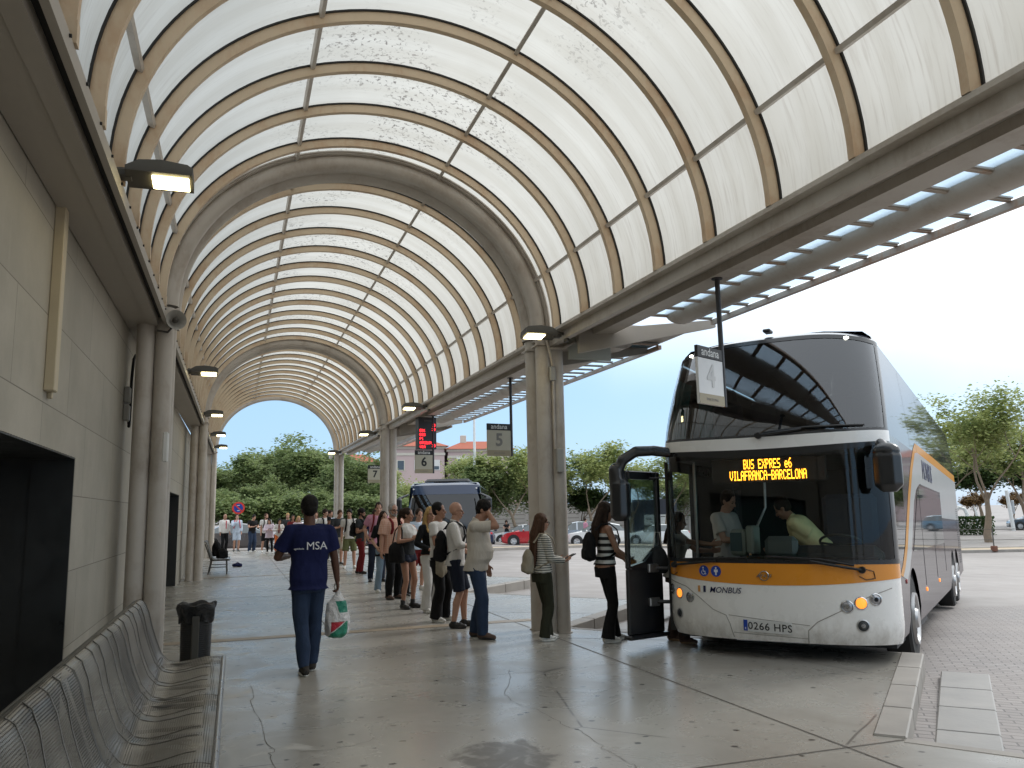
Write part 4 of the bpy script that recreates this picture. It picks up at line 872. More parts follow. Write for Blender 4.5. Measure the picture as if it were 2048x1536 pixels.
# woman behind the open bus door
aw = person((4.36, 9.42), 92*D, 1.70, 'woman in a broad striped vest and black flared trousers behind the open bus door', dict(sex='f', feet={1: (.09, -.04, 2), -1: (-.09, .12, -4)}, hands={1: (.10, .30, 1.02), -1: (-.1, .3, 1.02)}, poles={1: (.6, -1, -.5), -1: (-.6, -1, -.5)}, head=(0, 10, 0)),
    dict(m=cBS, sleeve=0, strap=1, hem=.96, infl=.010, flare=0., z1=1.40, name='vest'), dict(m=cB, infl=.010, cuff=.07, flare=.02, waist=.99), dict(m=mShW), dict(kind='long', m=hair_mat('dark'), to=1.20), 'tan', .010)
backpack(aw, cB, 'black backpack of the woman behind the bus door', .88)
# woman reaching in from the step, driver and young passenger inside the bus
BX, BY, BA = 5.3622, 7.5532, .867
def bw_(u, v): return (BX+cos(BA)*u+sin(BA)*v, BY-sin(BA)*u+cos(BA)*v)
person(bw_(-1.30, .78), BA+pi/2, 1.56, 'woman in white T-shirt and brown trousers leaning in at the bus door to pay', dict(sex='f', feet={1: (.09, .12, 0), -1: (-.09, -.12, 0)}, hands={1: (.0, .62, 1.30), -1: (-.1, .5, 1.22)}, poles={1: (.3, 0, -1), -1: (-.3, 0, -1)}, hdir={1: (0, 1, .1), -1: (0, 1, .1)}, lean=6, head=(0, 6, 0)),
    dict(m=cW, sleeve=.7, infl=.02, wob=.004), dict(m=cBrn, infl=.02, cuff=.07), dict(m=mShBr, sole=mat('tan sole', (.3, .2, .12), .7)), dict(kind='long', m=hair_mat('dark'), to=1.32), 'tan', .011)
C = MB(); C.ell((0, 0, 0), (.13, .08, .17), 14, 10); C.bbox(-.11, .11, -.06, .06, -.16, .05, .03); o = link(remesh(C, .012, 4, [cG], 'handbag', .01, 8), 'handbag'); o.location = (*bw_(-1.42, .55), .98); tag(o, 'grey handbag hanging at the hip of the woman in the bus door', 'bag')
C = MB(); C.tube([(-.06, 0, .14), (-.03, 0, .33), (.03, 0, .33), (.06, 0, .14)], .007, 6); C.build('strap', m_white_rub, o)
person(bw_(-.80, 1.30), BA+pi/2+.25, 1.76, 'young man in a white T-shirt standing inside the bus beside the ticket machine', dict(hands={1: (.12, .33, 1.12), -1: (-.12, .30, 1.10)}, poles={1: (.6, -1, -.5), -1: (-.6, -1, -.5)}, head=(0, 22, 0), curl=40), dict(m=cW, sleeve=.7, infl=.024, wob=.006), dict(m=cB), dict(m=mShW), hairS('dark'), 'light', .011, zoff=.06)
person(bw_(.40, 1.15), BA-pi/2, 1.74, 'bus driver in a yellow short sleeved shirt leaning across from his seat', dict(lean=44, fat=.06, hands={1: (.15, .62, .98), -1: (.05, -.18, .90)}, poles={1: (.4, .2, -1), -1: (-1, .1, .3)}, head=(0, -10, 0)), dict(m=cYel, sleeve=.75, infl=.024, loose=.015, collar=1), dict(m=cB), dict(m=mShB), hairS('dark'), 'tan', .011, zoff=.13)
# two people far away across the lane
def far_p(x, y, th, H, lb, P, t, b, s, h, **k): return person((x, y), th*D, H, lb, P, t, b, s, h, 'light', .02, zoff=zr(x, y)+k.pop('dz', 0), **k)
far_p(18.2, 55.6, 200, 1.62, 'distant woman in a black top and pale trousers standing between the parked cars', phn(sex='f'), T(cB, sleeve=.4), T(cLB, cuff=.06), T(mShB), dict(kind='curly', m=hair_mat('dark')), dz=-.1)
far_p(21.9, 50.2, 90, 1.70, 'distant person in a pink top and jeans walking behind the column', dict(feet={1: (.09, .2, 0), -1: (-.09, -.2, 0)}), T(cPink, sleeve=1.8), T(cJ), T(mShB), hairS('dark'))
# ------------------------------------------------------------------ double-deck coach
def gloss(name, col, rough=.18, metal=0., coat=.6, var=.04):
    if name in MC: return MC[name]
    t = NT(name); c = t.coord(); n = t.noise(c, 1.3, 4); t.set(t.mix(n, tuple(x*(1-var) for x in col), tuple(min(1, x*(1+var)) for x in col)), t.ramp(n, .2, .8, rough-.03, rough+.06), metal, .5)
    t.b.inputs['Coat Weight'].default_value = coat; t.b.inputs['Coat Roughness'].default_value = .05; MC[name] = t.m; return t.m
def bus_white_mat():
    t = NT('bus white paint'); c = t.coord(); X, Y, Z = t.xyz(c); n = t.noise(c, 3, 5); d = t.math('MULTIPLY', t.ramp(Z, .75, .3), t.ramp(t.noise(t.mapv(c, (2, 2, 1)), 5, 5, .65), .35, .75))
    t.set(t.mix(t.math('MULTIPLY', d, .6), t.mix(n, (.80, .785, .75), (.86, .845, .81)), (.36, .32, .27)), t.ramp(n, .3, .7, .22, .36)); t.b.inputs['Coat Weight'].default_value = .4; return t.m
m_bw = bus_white_mat(); m_bo = gloss('bus orange paint', (.72, .27, .02), .25); m_blk = gloss('black trim', (.013, .014, .016), .28, coat=.3)
m_sil = sheen('bus grey lacquer', (.15, .13, .135), .42, .07); m_white2 = sheen('side white film', (.47, .48, .475), .3, .1); m_sideglass = sheen('dark side glass', (.05, .055, .06), .62, .03)
m_or2 = sheen('side orange film', (.62, .30, .08), .25, .12)
m_ws = glass('windscreen', (.92, .97, .95), .95, .015, 1.0, 1.5); m_ws2 = glass('upper windscreen', (.70, .82, .82), .5, .015, 2.2, 1.5); m_post0 = mat('dark arm', (.05, .05, .055), .45); m_teal = glass('green side window', (.45, .85, .78), .55, .03, 1)
m_tyre = mat('tyre rubber', (.018, .018, .018), .8, bump=.3); m_chr = mat('chrome', (.6, .6, .6), .15, 1.); m_alu = mat('brushed alloy', (.5, .5, .5), .35, .9); m_int = mat('bus interior black', (.03, .03, .032), .7); m_dash = mat('dashboard', (.03, .034, .036), .55); m_seat = mat('seat fabric', (.03, .035, .06), .9)
m_amb = mat('lit amber lamp', (.8, .25, .03), .3, emit=(1, .26, .03), estr=1.1); m_lens = mat('clear lens', (.35, .35, .36), .08, .6); m_ledo = mat('orange led', (1, .4, .02), .4, emit=(1, .36, .02), estr=4.5); m_ledr = mat('red led', (1, .02, .02), .4, emit=(1, .02, .03), estr=4)
m_blue = mat('sign blue', (.01, .05, .32), .4); m_wp = mat('plain white', (.75, .75, .73), .5); m_navy = mat('navy print', (.01, .012, .06), .4); m_bk = mat('plain black', (.01, .01, .01), .5); m_lampw = mat('small white lamp', (1, 1, .9), .3, emit=(1, .95, .8), estr=6)
def Hw(w, hw=1.24): return hw-(.12*max(0, (w-2.5)/1.3)**1.5)-.05*max(0, (.55-w)/.25)**2
def Rk(w): return .42*max(0, w-2.5)**1.3 + .9*max(0, .5-w)**1.6
def FP(phi, w, off=0.):
    h_ = Hw(w)+off; s = sin(phi); return Vector((h_*(abs(s)**.77)*(1 if s > 0 else -1), .5*(1-cos(phi))+Rk(w)-off*cos(phi), w))
def FU(u, w, off=0.):
    h_ = Hw(w)+off; x = min(1, abs(u)/h_)**(1/.77); ph = math.asin(x); return FP(ph*(1 if u > 0 else -1), w, off)
def FM(u, w, off=0., rot=0.):
    p = FU(u, w, off); x = FU(u+.02, w, off)-FU(u-.02, w, off); z = FU(u, w+.02, off)-FU(u, w-.02, off); M = basis(p, x, z)   # local z points out of the front
    return M @ Matrix.Rotation(rot, 4, 'Z')
bus = empty('double_deck_coach', (BX, BY, -.1469), 0, 'white and orange double-deck coach with a lit orange destination display parked at the platform', 'coach'); bus.rotation_euler = (-.023, 0, -BA)
e2 = lambda ph: min(1, abs(sin(ph)))**1.5
def fpanel(name, m_, lo, hi, off=0., nu=40, nv=6, p0=-pi/2, p1=pi/2, thick=0.):
    b = MB(); b.grid(lambda a, c: (lambda ph: FP(ph, lo(ph)*(1-c)+hi(ph)*c, off))(p0+(p1-p0)*a), nu, nv); return b.build(name, m_, bus, sharp=60)
wlo = lambda ph: .335+.02*e2(ph)*0; wOB = lambda ph: .915+.08*e2(ph); wOT = lambda ph: 1.150
wGT = lambda ph: 2.275+.10*e2(ph); wB0 = lambda ph: 2.36+.05*e2(ph); wB1 = lambda ph: 2.492+.035*e2(ph); wUG = lambda ph: 3.68-.10*abs(sin(ph))**3
bumper = fpanel('bumper', m_bw, wlo, wOB, 0, nv=14); fpanel('front_band', m_bo, wOB, wOT, .004, nv=4)
PW = 1.33; ws = fpanel('windscreen', m_ws, wOT, wGT, 0, nv=8, p0=-PW, p1=PW)
b = MB(); b.grid(lambda a, c: FP(-pi/2+(pi/2-PW)*a, 1.15+(2.4-1.15)*c, .004), 4, 8); b.grid(lambda a, c: FP(PW+(pi/2-PW)*a, 1.15+(2.4-1.15)*c, .004), 4, 8); b.build('pillar', m_blk, bus)
fpanel('windscreen_header', m_blk, wGT, wB0, .006, nv=2); fpanel('windscreen_sill', m_blk, lambda p: 1.140, lambda p: 1.185, .007, nv=1)
fpanel('upper_band', m_bw, wB0, wB1, .010, nv=3); PU = 1.36
fpanel('upper_windscreen', m_ws2, wB1, wUG, 0, nv=12, p0=-PU, p1=PU)
for sg in (-1, 1):
    b = MB(); a0, a1 = (PU, pi/2); b.grid(lambda a, c: FP(sg*(a0+(a1-a0)*a), 2.53+(3.56-2.53)*c, .004), 4, 10, flip=sg < 0); b.build('pillar', m_blk, bus)
fpanel('upper_frame', m_blk, wB1, lambda p: wB1(p)+.03, .006, nv=1); fpanel('upper_frame', m_blk, lambda p: wUG(p)-.04, lambda p: wUG(p)+.01, .006, nv=1)
def capP(a, c):
    ph = -pi/2+pi*a; p = FP(ph, wUG(ph), .003); q = Vector((1.02*sin(ph), 1.25, 3.80-.06*sin(ph)**2)); q.y += .0
    r_ = p.lerp(q, c); r_.z += .055*sin(pi*min(1, c*1.0))**.8*(1-.3*abs(sin(ph))); return r_
b = MB(); b.grid(capP, 40, 8); b.build('roof_front', gloss('dark roof paint', (.03, .035, .05), .2), bus)
# shell sides: columns with wheel arches cut into the lower edge
LB = 12.25; WH = (1.72, 9.0, 10.2); AR = .62
def wlow(v):
    base = .38+.04*max(0, v-9)
    for c in WH:
        d = abs(v-c)
        if d < AR: base = max(base, .42+sqrt(max(0, AR*AR-d*d)))
    return base
def side(name, m_, sg, v0, v1, lo, hi, off=0., step=.06, nw=6):
    n = max(2, int((v1-v0)/step)); b = MB()
    def P(a, c):
        v = v0+(v1-v0)*a; w = lo(v)*(1-c)+hi(v)*c; q = .5+Rk(w) if v0 < .51 else v0
        return Vector((sg*(Hw(w)+off), q+(v1-q)*a, w))
    b.grid(P, n, nw, flip=sg < 0); return b.build(name, m_, bus)
side('side_panel', m_sil, 1, .5, 1.42, wlow, lambda v: 1.16, nw=6); side('drivers_window', m_teal, 1, .5, 1.42, lambda v: 1.16, lambda v: 2.34, step=.2); side('side_panel', m_blk, 1, .5, 1.42, lambda v: 2.34, lambda v: 2.5, step=.2, nw=1); side('side_panel', m_sil, 1, 1.42, LB, wlow, lambda v: 2.50, nw=10); side('upper_glazing', m_sideglass, 1, .5, LB, lambda v: 2.50, lambda v: 3.56, nw=6)
side('side_panel', m_sil, -1, 1.35, LB, wlow, lambda v: 1.18); side('side_window', m_teal, -1, 1.35, 4.2, lambda v: 1.18, lambda v: 2.2, step=.3); side('side_panel', m_sil, -1, 4.2, LB, lambda v: 1.18, lambda v: 2.5, step=.4); side('side_panel', m_blk, -1, .45, 4.2, lambda v: 2.2, lambda v: 2.5, step=.3); side('upper_glazing', m_teal, -1, .5, LB, lambda v: 2.50, lambda v: 3.56, step=.4)
b = MB(); b.box(-1.25, -1.17, 1.27, 1.37, .35, 2.3); b.box(-1.25, -1.17, .40, .46, .35, 2.3); b.build('door_frame', m_blk, bus)
b = MB(); sec = [(1.12, 3.56), (1.10, 3.66), (1.02, 3.73), (.6, 3.785), (0, 3.80), (-.6, 3.785), (-1.02, 3.73), (-1.10, 3.66), (-1.12, 3.56)]
b.rings([[Vector((u, v, w)) for u, w in sec] for v in (.9, 1.25, 4, 8, 11.6, LB)], False, False); b.build('roof', m_sil, bus, sharp=60)
b = MB(); b.add([(1.24, LB, .5), (1.24, LB, 2.5), (1.12, LB, 3.56), (1.0, LB, 3.73), (0, LB, 3.80), (-1.0, LB, 3.73), (-1.12, LB, 3.56), (-1.24, LB, 2.5), (-1.24, LB, .5)], [tuple(range(9))], sm=False); b.build('rear_wall', m_sil, bus)
# livery on the right side, thin films 3 mm proud
def sP(v, w, o=.003): return (Hw(w)+o, v, w)
def film(name, m_, pts, o=.003):
    b = MB(); n = len(pts)//2
    b.add([sP(v, w, o) for v, w in pts], [(i, i+1, len(pts)-2-i, len(pts)-1-i) for i in range(n-1)], sm=False); return b.build(name, m_, bus)
import itertools
outc = [(.5, 1.02), (.8, 1.12), (1.15, 1.30), (1.55, 1.60), (1.95, 1.90), (2.5, 2.25), (3.05, 2.52), (3.45, 2.64)]
inn = [(v+.22, w-.03) for v, w in outc]
inn[-1] = (3.62, 2.52); inn2 = [(v+.62, w-.08) for v, w in outc]; inn2[-1] = (4.0, 2.10); inn2[-2] = (3.5, 2.08); inn2[-3] = (2.95, 1.98)
film('livery_stripe', m_or2, outc+inn[::-1]); film('livery_stripe', m_white2, inn+inn2[::-1], .0035)
film('livery_stripe', m_or2, [(3.45, 2.64), (7, 2.64), (12.2, 2.62)]+[(12.2, 2.47), (7, 2.50), (3.62, 2.52)], .004); film('livery_stripe', m_white2, [(3.62, 2.52), (7, 2.50), (12.2, 2.47)]+[(12.2, 2.06), (7, 2.08), (3.7, 2.08)], .0035)
film('livery_stripe', m_white2, [(7.15, 2.08), (12.2, 2.06)]+[(12.2, 1.62), (7.15, 1.64)], .0035)
film('lower_window', m_sideglass, [(2.0, 1.22), (3.25, 2.05)]+[(3.26, 1.22), (2.3, 1.22)], .005); film('lower_window', m_sideglass, [(3.3, 2.05), (7.1, 2.05)]+[(7.1, 1.22), (3.3, 1.22)], .005)
b = MB()
for v in (2.74, 4.9, 7.1, 9.3):
    for i in range(5): wA, wB = 2.53+i*.2, 2.73+i*.2; b.add([(Hw(wA)+.003, v-.006, wA), (Hw(wA)+.003, v+.006, wA), (Hw(wB)+.003, v+.006, wB), (Hw(wB)+.003, v-.006, wB)], [(0, 1, 2, 3)], sm=False)
for v in (3.27, 5.2, 7.12): b.box(1.0, 1.2435, v-.006, v+.006, .75, 1.9)
b.build('panel_gap', m_bk, bus)
M_ = basis((1.2475, 4.9, 2.30), (0, 1, 0), (0, 0, 1)); text('lettering', 'MONBUS', .40, m_navy, M_, bus, shear=.2)
for v, w in ((3.26, .70), (5.43, .69), (.98, .93)):
    b = MB(); b.cyl((1.236, v, w), (1.252, v, w), .028, .024, n=14); b.build('marker_lamp', m_amb if w < .9 else mat('red lens', (.3, .02, .02), .2), bus)
b = MB(); 
for i in range(26): b.box(1.24, 1.246, 11.4+.0, 11.95, .72+i*.045, .735+i*.045)
b.build('grille', m_bk, bus)
b = MB(); b.box(-1.1, 1.1, .55, 11.9, .42, .62); b.box(-.9, .9, .45, 1.0, .36, .62); b.build('underbody', m_int, bus)
for c0, c1 in ((WH[0]-AR, WH[0]+AR), (WH[1]-AR, WH[2]+AR)): b = MB(); b.box(-1.2, 1.2, c0, c1, .62, 1.12); b.build('wheel_housing', m_int, bus)
for c in WH:
    for sg in (1, -1):
        b = MB(); x1 = sg*1.215; x0 = sg*.93; cyl_r = .475; prof = [(x0, .40), (x0, .45), (x0+sg*.03, .475), (x1-sg*.03, .475), (x1, .45), (x1, .30)]
        b.rings([[Vector((x, c+r_*cos(a), .475+r_*sin(a))) for a in (2*pi*i/32 for i in range(32))] for x, r_ in prof]); wo = b.build('wheel', m_tyre, bus)
        b = MB(); b.rings([[Vector((x, c+r_*cos(a), .475+r_*sin(a))) for a in (2*pi*i/28 for i in range(28))] for x, r_ in ((x1-sg*.01, .29), (x1+sg*.035, .285), (x1+sg*.03, .26), (x1-sg*.02, .22), (x1-sg*.01, .12), (x1+sg*.045, .10), (x1+sg*.055, .05))])
        for i in range(10): a = 2*pi*i/10; b.cyl((x1-sg*.02, c+.17*cos(a), .475+.17*sin(a)), (x1+sg*.012, c+.17*cos(a), .475+.17*sin(a)), .016, n=6)
        b.build('rim', m_alu, wo)
# lamps
def lamp(u, w, rr, kind):
    M = FM(u, w, .0); b = MB(); n = 24
    b.rings([[M @ Vector((r_*cos(a), r_*sin(a), z)) for a in (2*pi*i/n for i in range(n))] for r_, z in ((rr*1.22, -.01), (rr*1.2, .006), (rr*1.02, .010), (rr, .0), (rr*.9, -.002))], cap=False); o = b.build('headlight' if kind != 'fog' else 'fog_light', m_chr if kind != 'fog' else m_alu, bus)
    b = MB(); b.rings([[M @ Vector((r_*cos(a), r_*sin(a), z)) for a in (2*pi*i/n for i in range(n))] for r_, z in ((rr, .001), (rr*.8, .008), (rr*.4, .013), (rr*.02, .014))]); b.build('lens', m_amb if kind == 'amb' else m_lens if kind != 'fog' else m_dash, o)
    if kind != 'amb':
        b = MB(); b.rings([[M @ Vector((rr*.42*cos(a)*q, rr*.42*sin(a)*q, .0155)) for a in (2*pi*i/16 for i in range(16))] for q in (1, .5, .02)]); b.build('bulb', m_bk if kind == 'ring' else m_chr, o)
for u, w, rr, kd in ((-1.165, .825, .050, 'ring'), (-1.045, .79, .050, 'amb'), (-.90, .753, .048, 'x'), (-1.055, .568, .044, 'fog'), (.767, .718, .054, 'x'), (.894, .755, .054, 'amb'), (1.025, .791, .052, 'ring'), (.897, .533, .052, 'fog')): lamp(u, w, rr, kd)
# bumper creases and plate recess drawn as dark tubes for their shade; plate
def ftube(name, pts, r_, m_, off=.001, n=6, par=bus):
    b = MB(); P_ = []
    for (u0, w0), (u1, w1) in zip(pts[:-1], pts[1:]):
        for i in range(6): P_.append(FU(u0+(u1-u0)*i/6, w0+(w1-w0)*i/6, off))
    P_.append(FU(*pts[-1], off)); b.tube(P_, r_, n); return b.build(name, m_, par)
m_cr = mat('painted crease shade', (.30, .28, .25), .6)
ftube('crease_shade', [(-1.2, .93), (-.95, .87), (-.78, .76), (-.62, .64), (-.47, .585), (-.43, .50), (-.40, .36)], .0045, m_cr, 0); ftube('crease_shade', [(1.17, .90), (.93, .80), (.68, .66), (.48, .56), (.385, .47), (.37, .33)], .0045, m_cr, 0)
ftube('crease_shade', [(-.44, .59), (.40, .52)], .004, m_cr, 0); ftube('crease_shade', [(-.40, .41), (.37, .385)], .003, m_cr, 0)
M = FM(-.03, .487, .006, -.035)
b = MB(); b.bbox(-.252, .252, -.062, .062, -.003, .003, .002, M=M); pl = b.build('number_plate', mat('plate white', (.62, .62, .60), .4), bus)
b = MB(); b.box(-.247, -.205, -.057, .057, .0031, .0045, M=M); b.build('plate_band', m_blue, pl); text('lettering', '0266 HPS', .108, m_bk, M @ Matrix.Translation((.028, -.004, .0035)), pl, extrude=.001, space=1.08, bold=.001); text('lettering', 'E', .03, m_wp, M @ Matrix.Translation((-.226, -.032, .005)), pl)
b = MB(); M2 = FM(.30, .465, .004); b.rings([[M2 @ Vector((r_*cos(a), r_*sin(a), z)) for a in (2*pi*i/20 for i in range(20))] for r_, z in ((.045, -.002), (.045, .002), (.040, .002), (.040, -.002))], cap=False); b.build('towing_cover', m_bw, bus)
# company lettering, pictograms, maker emblem
text('lettering', 'MONBUS', .088, m_navy, FM(-.47, .845, .003, 0), bus, shear=.25, bold=.0003, extrude=.001)
for i, mm in enumerate((m_or2, m_wp, m_navy)):
    b = MB(); b.box(-.016, .012, -.034, .034, .001, .003, M=FM(-.775+i*.034, .853, .002)); b.build('logo_bar', mm, bus)
for u in (-.705, -.560):
    M = FM(u, 1.048, .006); b = MB(); b.rings([[M @ Vector((r_*cos(a), r_*sin(a), z)) for a in (2*pi*i/28 for i in range(28))] for r_, z in ((.060, 0), (.060, .002), (.0, .002))]); ic = b.build('pictogram', m_blue, bus)
    b = MB(); K = .0028
    if u == -.560: b.cyl(M @ Vector((0, .034, K)), M @ Vector((0, .034, K+.001)), .010, n=12); b.box(-.008, .008, -.012, .020, K, K+.001, M=M); b.box(-.022, -.010, -.010, .018, K, K+.001, M=M); b.box(.010, .022, -.010, .018, K, K+.001, M=M); b.box(-.009, -.001, -.042, -.010, K, K+.001, M=M); b.box(.001, .009, -.042, -.010, K, K+.001, M=M)
    else:
        b.cyl(M @ Vector((-.008, .036, K)), M @ Vector((-.008, .036, K+.001)), .009, n=12); b.box(-.012, -.004, -.006, .024, K, K+.001, M=M); b.box(-.006, .018, -.008, .000, K, K+.001, M=M); b.box(.012, .019, -.032, -.006, K, K+.001, M=M); b.box(.014, .030, -.036, -.030, K, K+.001, M=M)
        b.rings([[M @ Vector((-.006+r_*cos(a), -.014+r_*sin(a), K+.0005)) for a in (pi*.75+1.5*pi*i/20*.85 for i in range(20))] for r_ in (.026, .020)], False, False)
    b.build('symbol', m_wp, ic)
M = FM(-.03, 1.012, .006); b = MB(); b.tube([M @ Vector((.048*cos(a), .048*sin(a), .004)) for a in (2*pi*i/28 for i in range(29))], .005, 6); em = b.build('emblem', m_chr, bus); text('lettering', 'AYATS', .044, m_chr, M @ Matrix.Translation((0, 0, .012)), em, extrude=.003, shear=.3, space=1.25, bold=.001)
# wipers
def wiper(a, e, blade, lift=.03):
    b = MB(); p = FU(*a, .03); b.cyl(FU(*a, .0), FU(*a, .05), .035, n=12); b.tube([FU(*a, .045), FU((a[0]*.5+e[0]*.5), (a[1]+e[1])/2, .05), FU(*e, .03)], .014, 6); o = b.build('wiper', m_bk, bus)
    ftube('wiper_blade', blade, .011, m_bk, .018, par=o)
wiper((-1.10, 1.105), (-.55, 1.16), [(-1.0, 1.165), (-.75, 1.185), (-.2, 1.20)]); wiper((.93, 1.085), (.45, 1.17), [(.86, 1.13), (.55, 1.19), (0, 1.215)]); wiper((.0, 2.505), (.45, 2.55), [(.05, 2.535), (.5, 2.57), (1.05, 2.575)])
for u0, sg in ((-1.10, -1), (.93, 1)): ftube('hose', [(u0, 1.1), (u0+sg*.10, 1.07), (u0+sg*.11, 1.0), (u0+sg*.03, .985), (u0-sg*.03, 1.02)], .004, m_bk, .012)
b = MB()
for u in (-.93, .88): b.ell(FU(u, 3.60, .02)+Vector((0, .03, .02)), (.03, .03, .016), 10, 6)
b.build('roof_lamp', m_lampw, bus); b = MB(); b.bbox(-.07, .02, .75, .9, 3.83, 3.87, .01); b.build('roof_vent', m_bk, bus)
# destination display
FONT5 = {'B': '11110 10001 10001 11110 10001 10001 11110', 'U': '10001 10001 10001 10001 10001 10001 01110', 'S': '01111 10000 10000 01110 00001 00001 11110', 'E': '11111 10000 10000 11110 10000 10000 11111', 'X': '10001 10001 01010 00100 01010 10001 10001', 'P': '11110 10001 10001 11110 10000 10000 10000', 'R': '11110 10001 10001 11110 10100 10010 10001', 'e': '00000 00000 01110 10001 11111 10000 01110', '6': '00110 01000 10000 11110 10001 10001 01110', 'V': '10001 10001 10001 10001 10001 01010 00100', 'I': '01110 00100 00100 00100 00100 00100 01110', 'L': '10000 10000 10000 10000 10000 10000 11111', 'A': '01110 10001 10001 11111 10001 10001 10001', 'F': '11111 10000 10000 11110 10000 10000 10000', 'N': '10001 11001 10101 10011 10001 10001 10001', 'C': '01110 10001 10000 10000 10000 10001 01110', 'O': '01110 10001 10001 10001 10001 10001 01110', '-': '00000 00000 00000 11111 00000 00000 00000', ' ': '00000 00000 00000 00000 00000 00000 00000', 'T': '11111 00100 00100 00100 00100 00100 00100', '0': '01110 10001 10011 10101 11001 10001 01110', '1': '00100 01100 00100 00100 00100 00100 01110', '2': '01110 10001 00001 00010 00100 01000 11111', '3': '11110 00001 00001 01110 00001 00001 11110', '4': '00010 00110 01010 10010 11111 00010 00010', '5': '11111 10000 11110 00001 00001 10001 01110', '7': '11111 00001 00010 00100 01000 01000 01000', ':': '00000 00100 00100 00000 00100 00100 00000', 'M': '10001 11011 10101 10101 10001 10001 10001', 'G': '01110 10001 10000 10111 10001 10001 01111', 'J': '00111 00010 00010 00010 00010 10010 01100'}
def dots(mb, s_, x0, z0, px, pz, M, adv=6, k=.86):
    for ci, ch in enumerate(s_):
        for r_, row in enumerate(FONT5[ch].split()):
            for c_, on in enumerate(row):
                if on == '1':
                    x = x0+(ci*adv+c_)*px; z = z0-r_*pz; mb.box(x, x+px*k, z-pz*k, z, 0, .002, M=M)
DM = basis((.02, .17, 2.14), (1, 0, 0), (0, 0, 1))
b = MB(); b.bbox(-.62, .62, -.13, .135, -.08, -.004, .01, M=DM); db = b.build('destination_display', m_int, bus)
b = MB(); dots(b, 'BUS EXPRES e6', -.25, .125, .0068, .0150, DM); dots(b, 'VILAFRANCA-BARCELONA', -.41, .0, .0070, .0150, DM); b.build('led_text', m_ledo, db, kind=None)
# interior
b = MB(); b.box(-1.15, 1.15, .5, 3.4, .28, .33); b.box(-1.18, 1.18, .62, 9, 2.32, 2.42); b.box(-1.18, 1.18, 3.4, 3.45, .3, 2.32); b.box(-1.1, 1.1, 5.0, 5.05, 2.42, 3.6); b.box(1.19, 1.20, 1.5, 3.4, .3, 2.3); b.box(1.08, 1.10, .9, 5, 2.42, 3.4); b.build('interior', m_int, bus)
b = MB(); b.bbox(-.40, 1.10, .22, .66, .45, 1.20, .05); b.bbox(-1.1, -.40, .22, .42, .45, 1.17, .04); b.bbox(.15, 1.08, .50, .78, .9, 1.32, .08); b.build('dashboard', m_dash, bus)
b = MB(); Ms = Matrix.Translation((.62, .86, 1.34)) @ Matrix.Rotation(radians(-25), 4, 'X'); b.tube([Ms @ Vector((.22*cos(a), .22*sin(a), 0)) for a in (2*pi*i/28 for i in range(29))], .015, 8); b.tube([Ms @ Vector((-.21, 0, 0)), Ms @ Vector((0, 0, -.03)), Ms @ Vector((.21, 0, 0))], .014, 6); b.cyl(Ms @ Vector((0, 0, -.02)), Ms @ Vector((0, -.05, -.3)), .03, n=8); b.build('steering_wheel', m_dash, bus)
b = MB(); b.bbox(.35, .95, 1.35, 1.50, .9, 1.9, .05); b.bbox(.35, .95, 1.0, 1.5, .75, .88, .04); b.build('drivers_seat', m_seat, bus)
b = MB(); Mt = Matrix.Translation((-.40, .60, 1.20)) @ Matrix.Rotation(radians(-20), 4, 'Z'); b.bbox(-.14, .06, -.08, .08, 0, .30, .03, M=Mt); b.bbox(.07, .17, -.06, .10, .02, .34, .02, M=Mt); tm = b.build('ticket_machine', mat('grey green casing', (.30, .33, .30), .5), bus)
b = MB(); b.box(-.12, .04, -.086, -.081, .05, .26, M=Mt); b.build('ticket_printer', mat('slate casing', (.06, .10, .12), .4), tm)
b = MB(); b.bbox(-.14, .22, .48, .62, 1.18, 1.42, .05); b.build('instrument_hood', mat('grey casing', (.16, .18, .18), .5), bus)
for u in (-.85, -.35, .35, .85):
    b = MB(); b.bbox(u-.2, u+.2, 1.75, 1.86, 2.55, 3.15, .05); b.bbox(u-.14, u+.14, 1.74, 1.83, 3.14, 3.33, .04); b.build('seat', m_seat, bus)
b = MB(); b.grid(lambda a, c: (-1.04+.02*sin(a*60), 1.2+a*.5, 2.55+c*.85), 40, 2); b.build('curtain', mat('teal curtain', (.05, .28, .27), .8), bus)
b = MB(); b.tube([(-.30, .5, 1.2), (-.25, .7, 1.55), (-.2, .9, 1.75), (-.2, .95, 2.3)], .016, 8); b.tube([(-.95, .6, .35), (-.95, .6, 2.3)], .018, 8); b.build('grab_pole', m_alu, bus)
# mirrors
b = MB(); b.cap((1.20, .16, 2.36), (1.27, .06, 2.28), .06, .06); b.bbox(1.13, 1.40, -.10, .10, 1.86, 2.30, .07); b.ell((1.265, 0, 2.27), (.135, .10, .09), 16, 8)
rm_ = link(remesh(b, .012, 6, [m_blk], 'mirror'), 'mirror', bus); b = MB(); b.box(1.15, 1.38, .104, .108, 1.92, 2.26); b.build('mirror_glass', m_chr, rm_)
b = MB(); P_ = [(-1.12, .30, 2.40), (-1.30, .20, 2.43), (-1.48, .08, 2.42), (-1.62, .0, 2.32), (-1.69, -.02, 2.15), (-1.70, -.02, 1.95)]
for p, q in zip(P_[:-1], P_[1:]): b.cap(p, q, .062, .066, 12)
b.bbox(-1.77, -1.55, -.12, .10, 1.60, 2.10, .06); b.cap((-1.70, -.02, 2.2), (-1.68, -.02, 2.0), .09, .10)
lm_ = link(remesh(b, .012, 8, [m_blk], 'mirror'), 'mirror', bus); b = MB(); b.box(-1.75, -1.57, .101, .106, 1.66, 2.02); b.build('mirror_glass', m_chr, lm_)
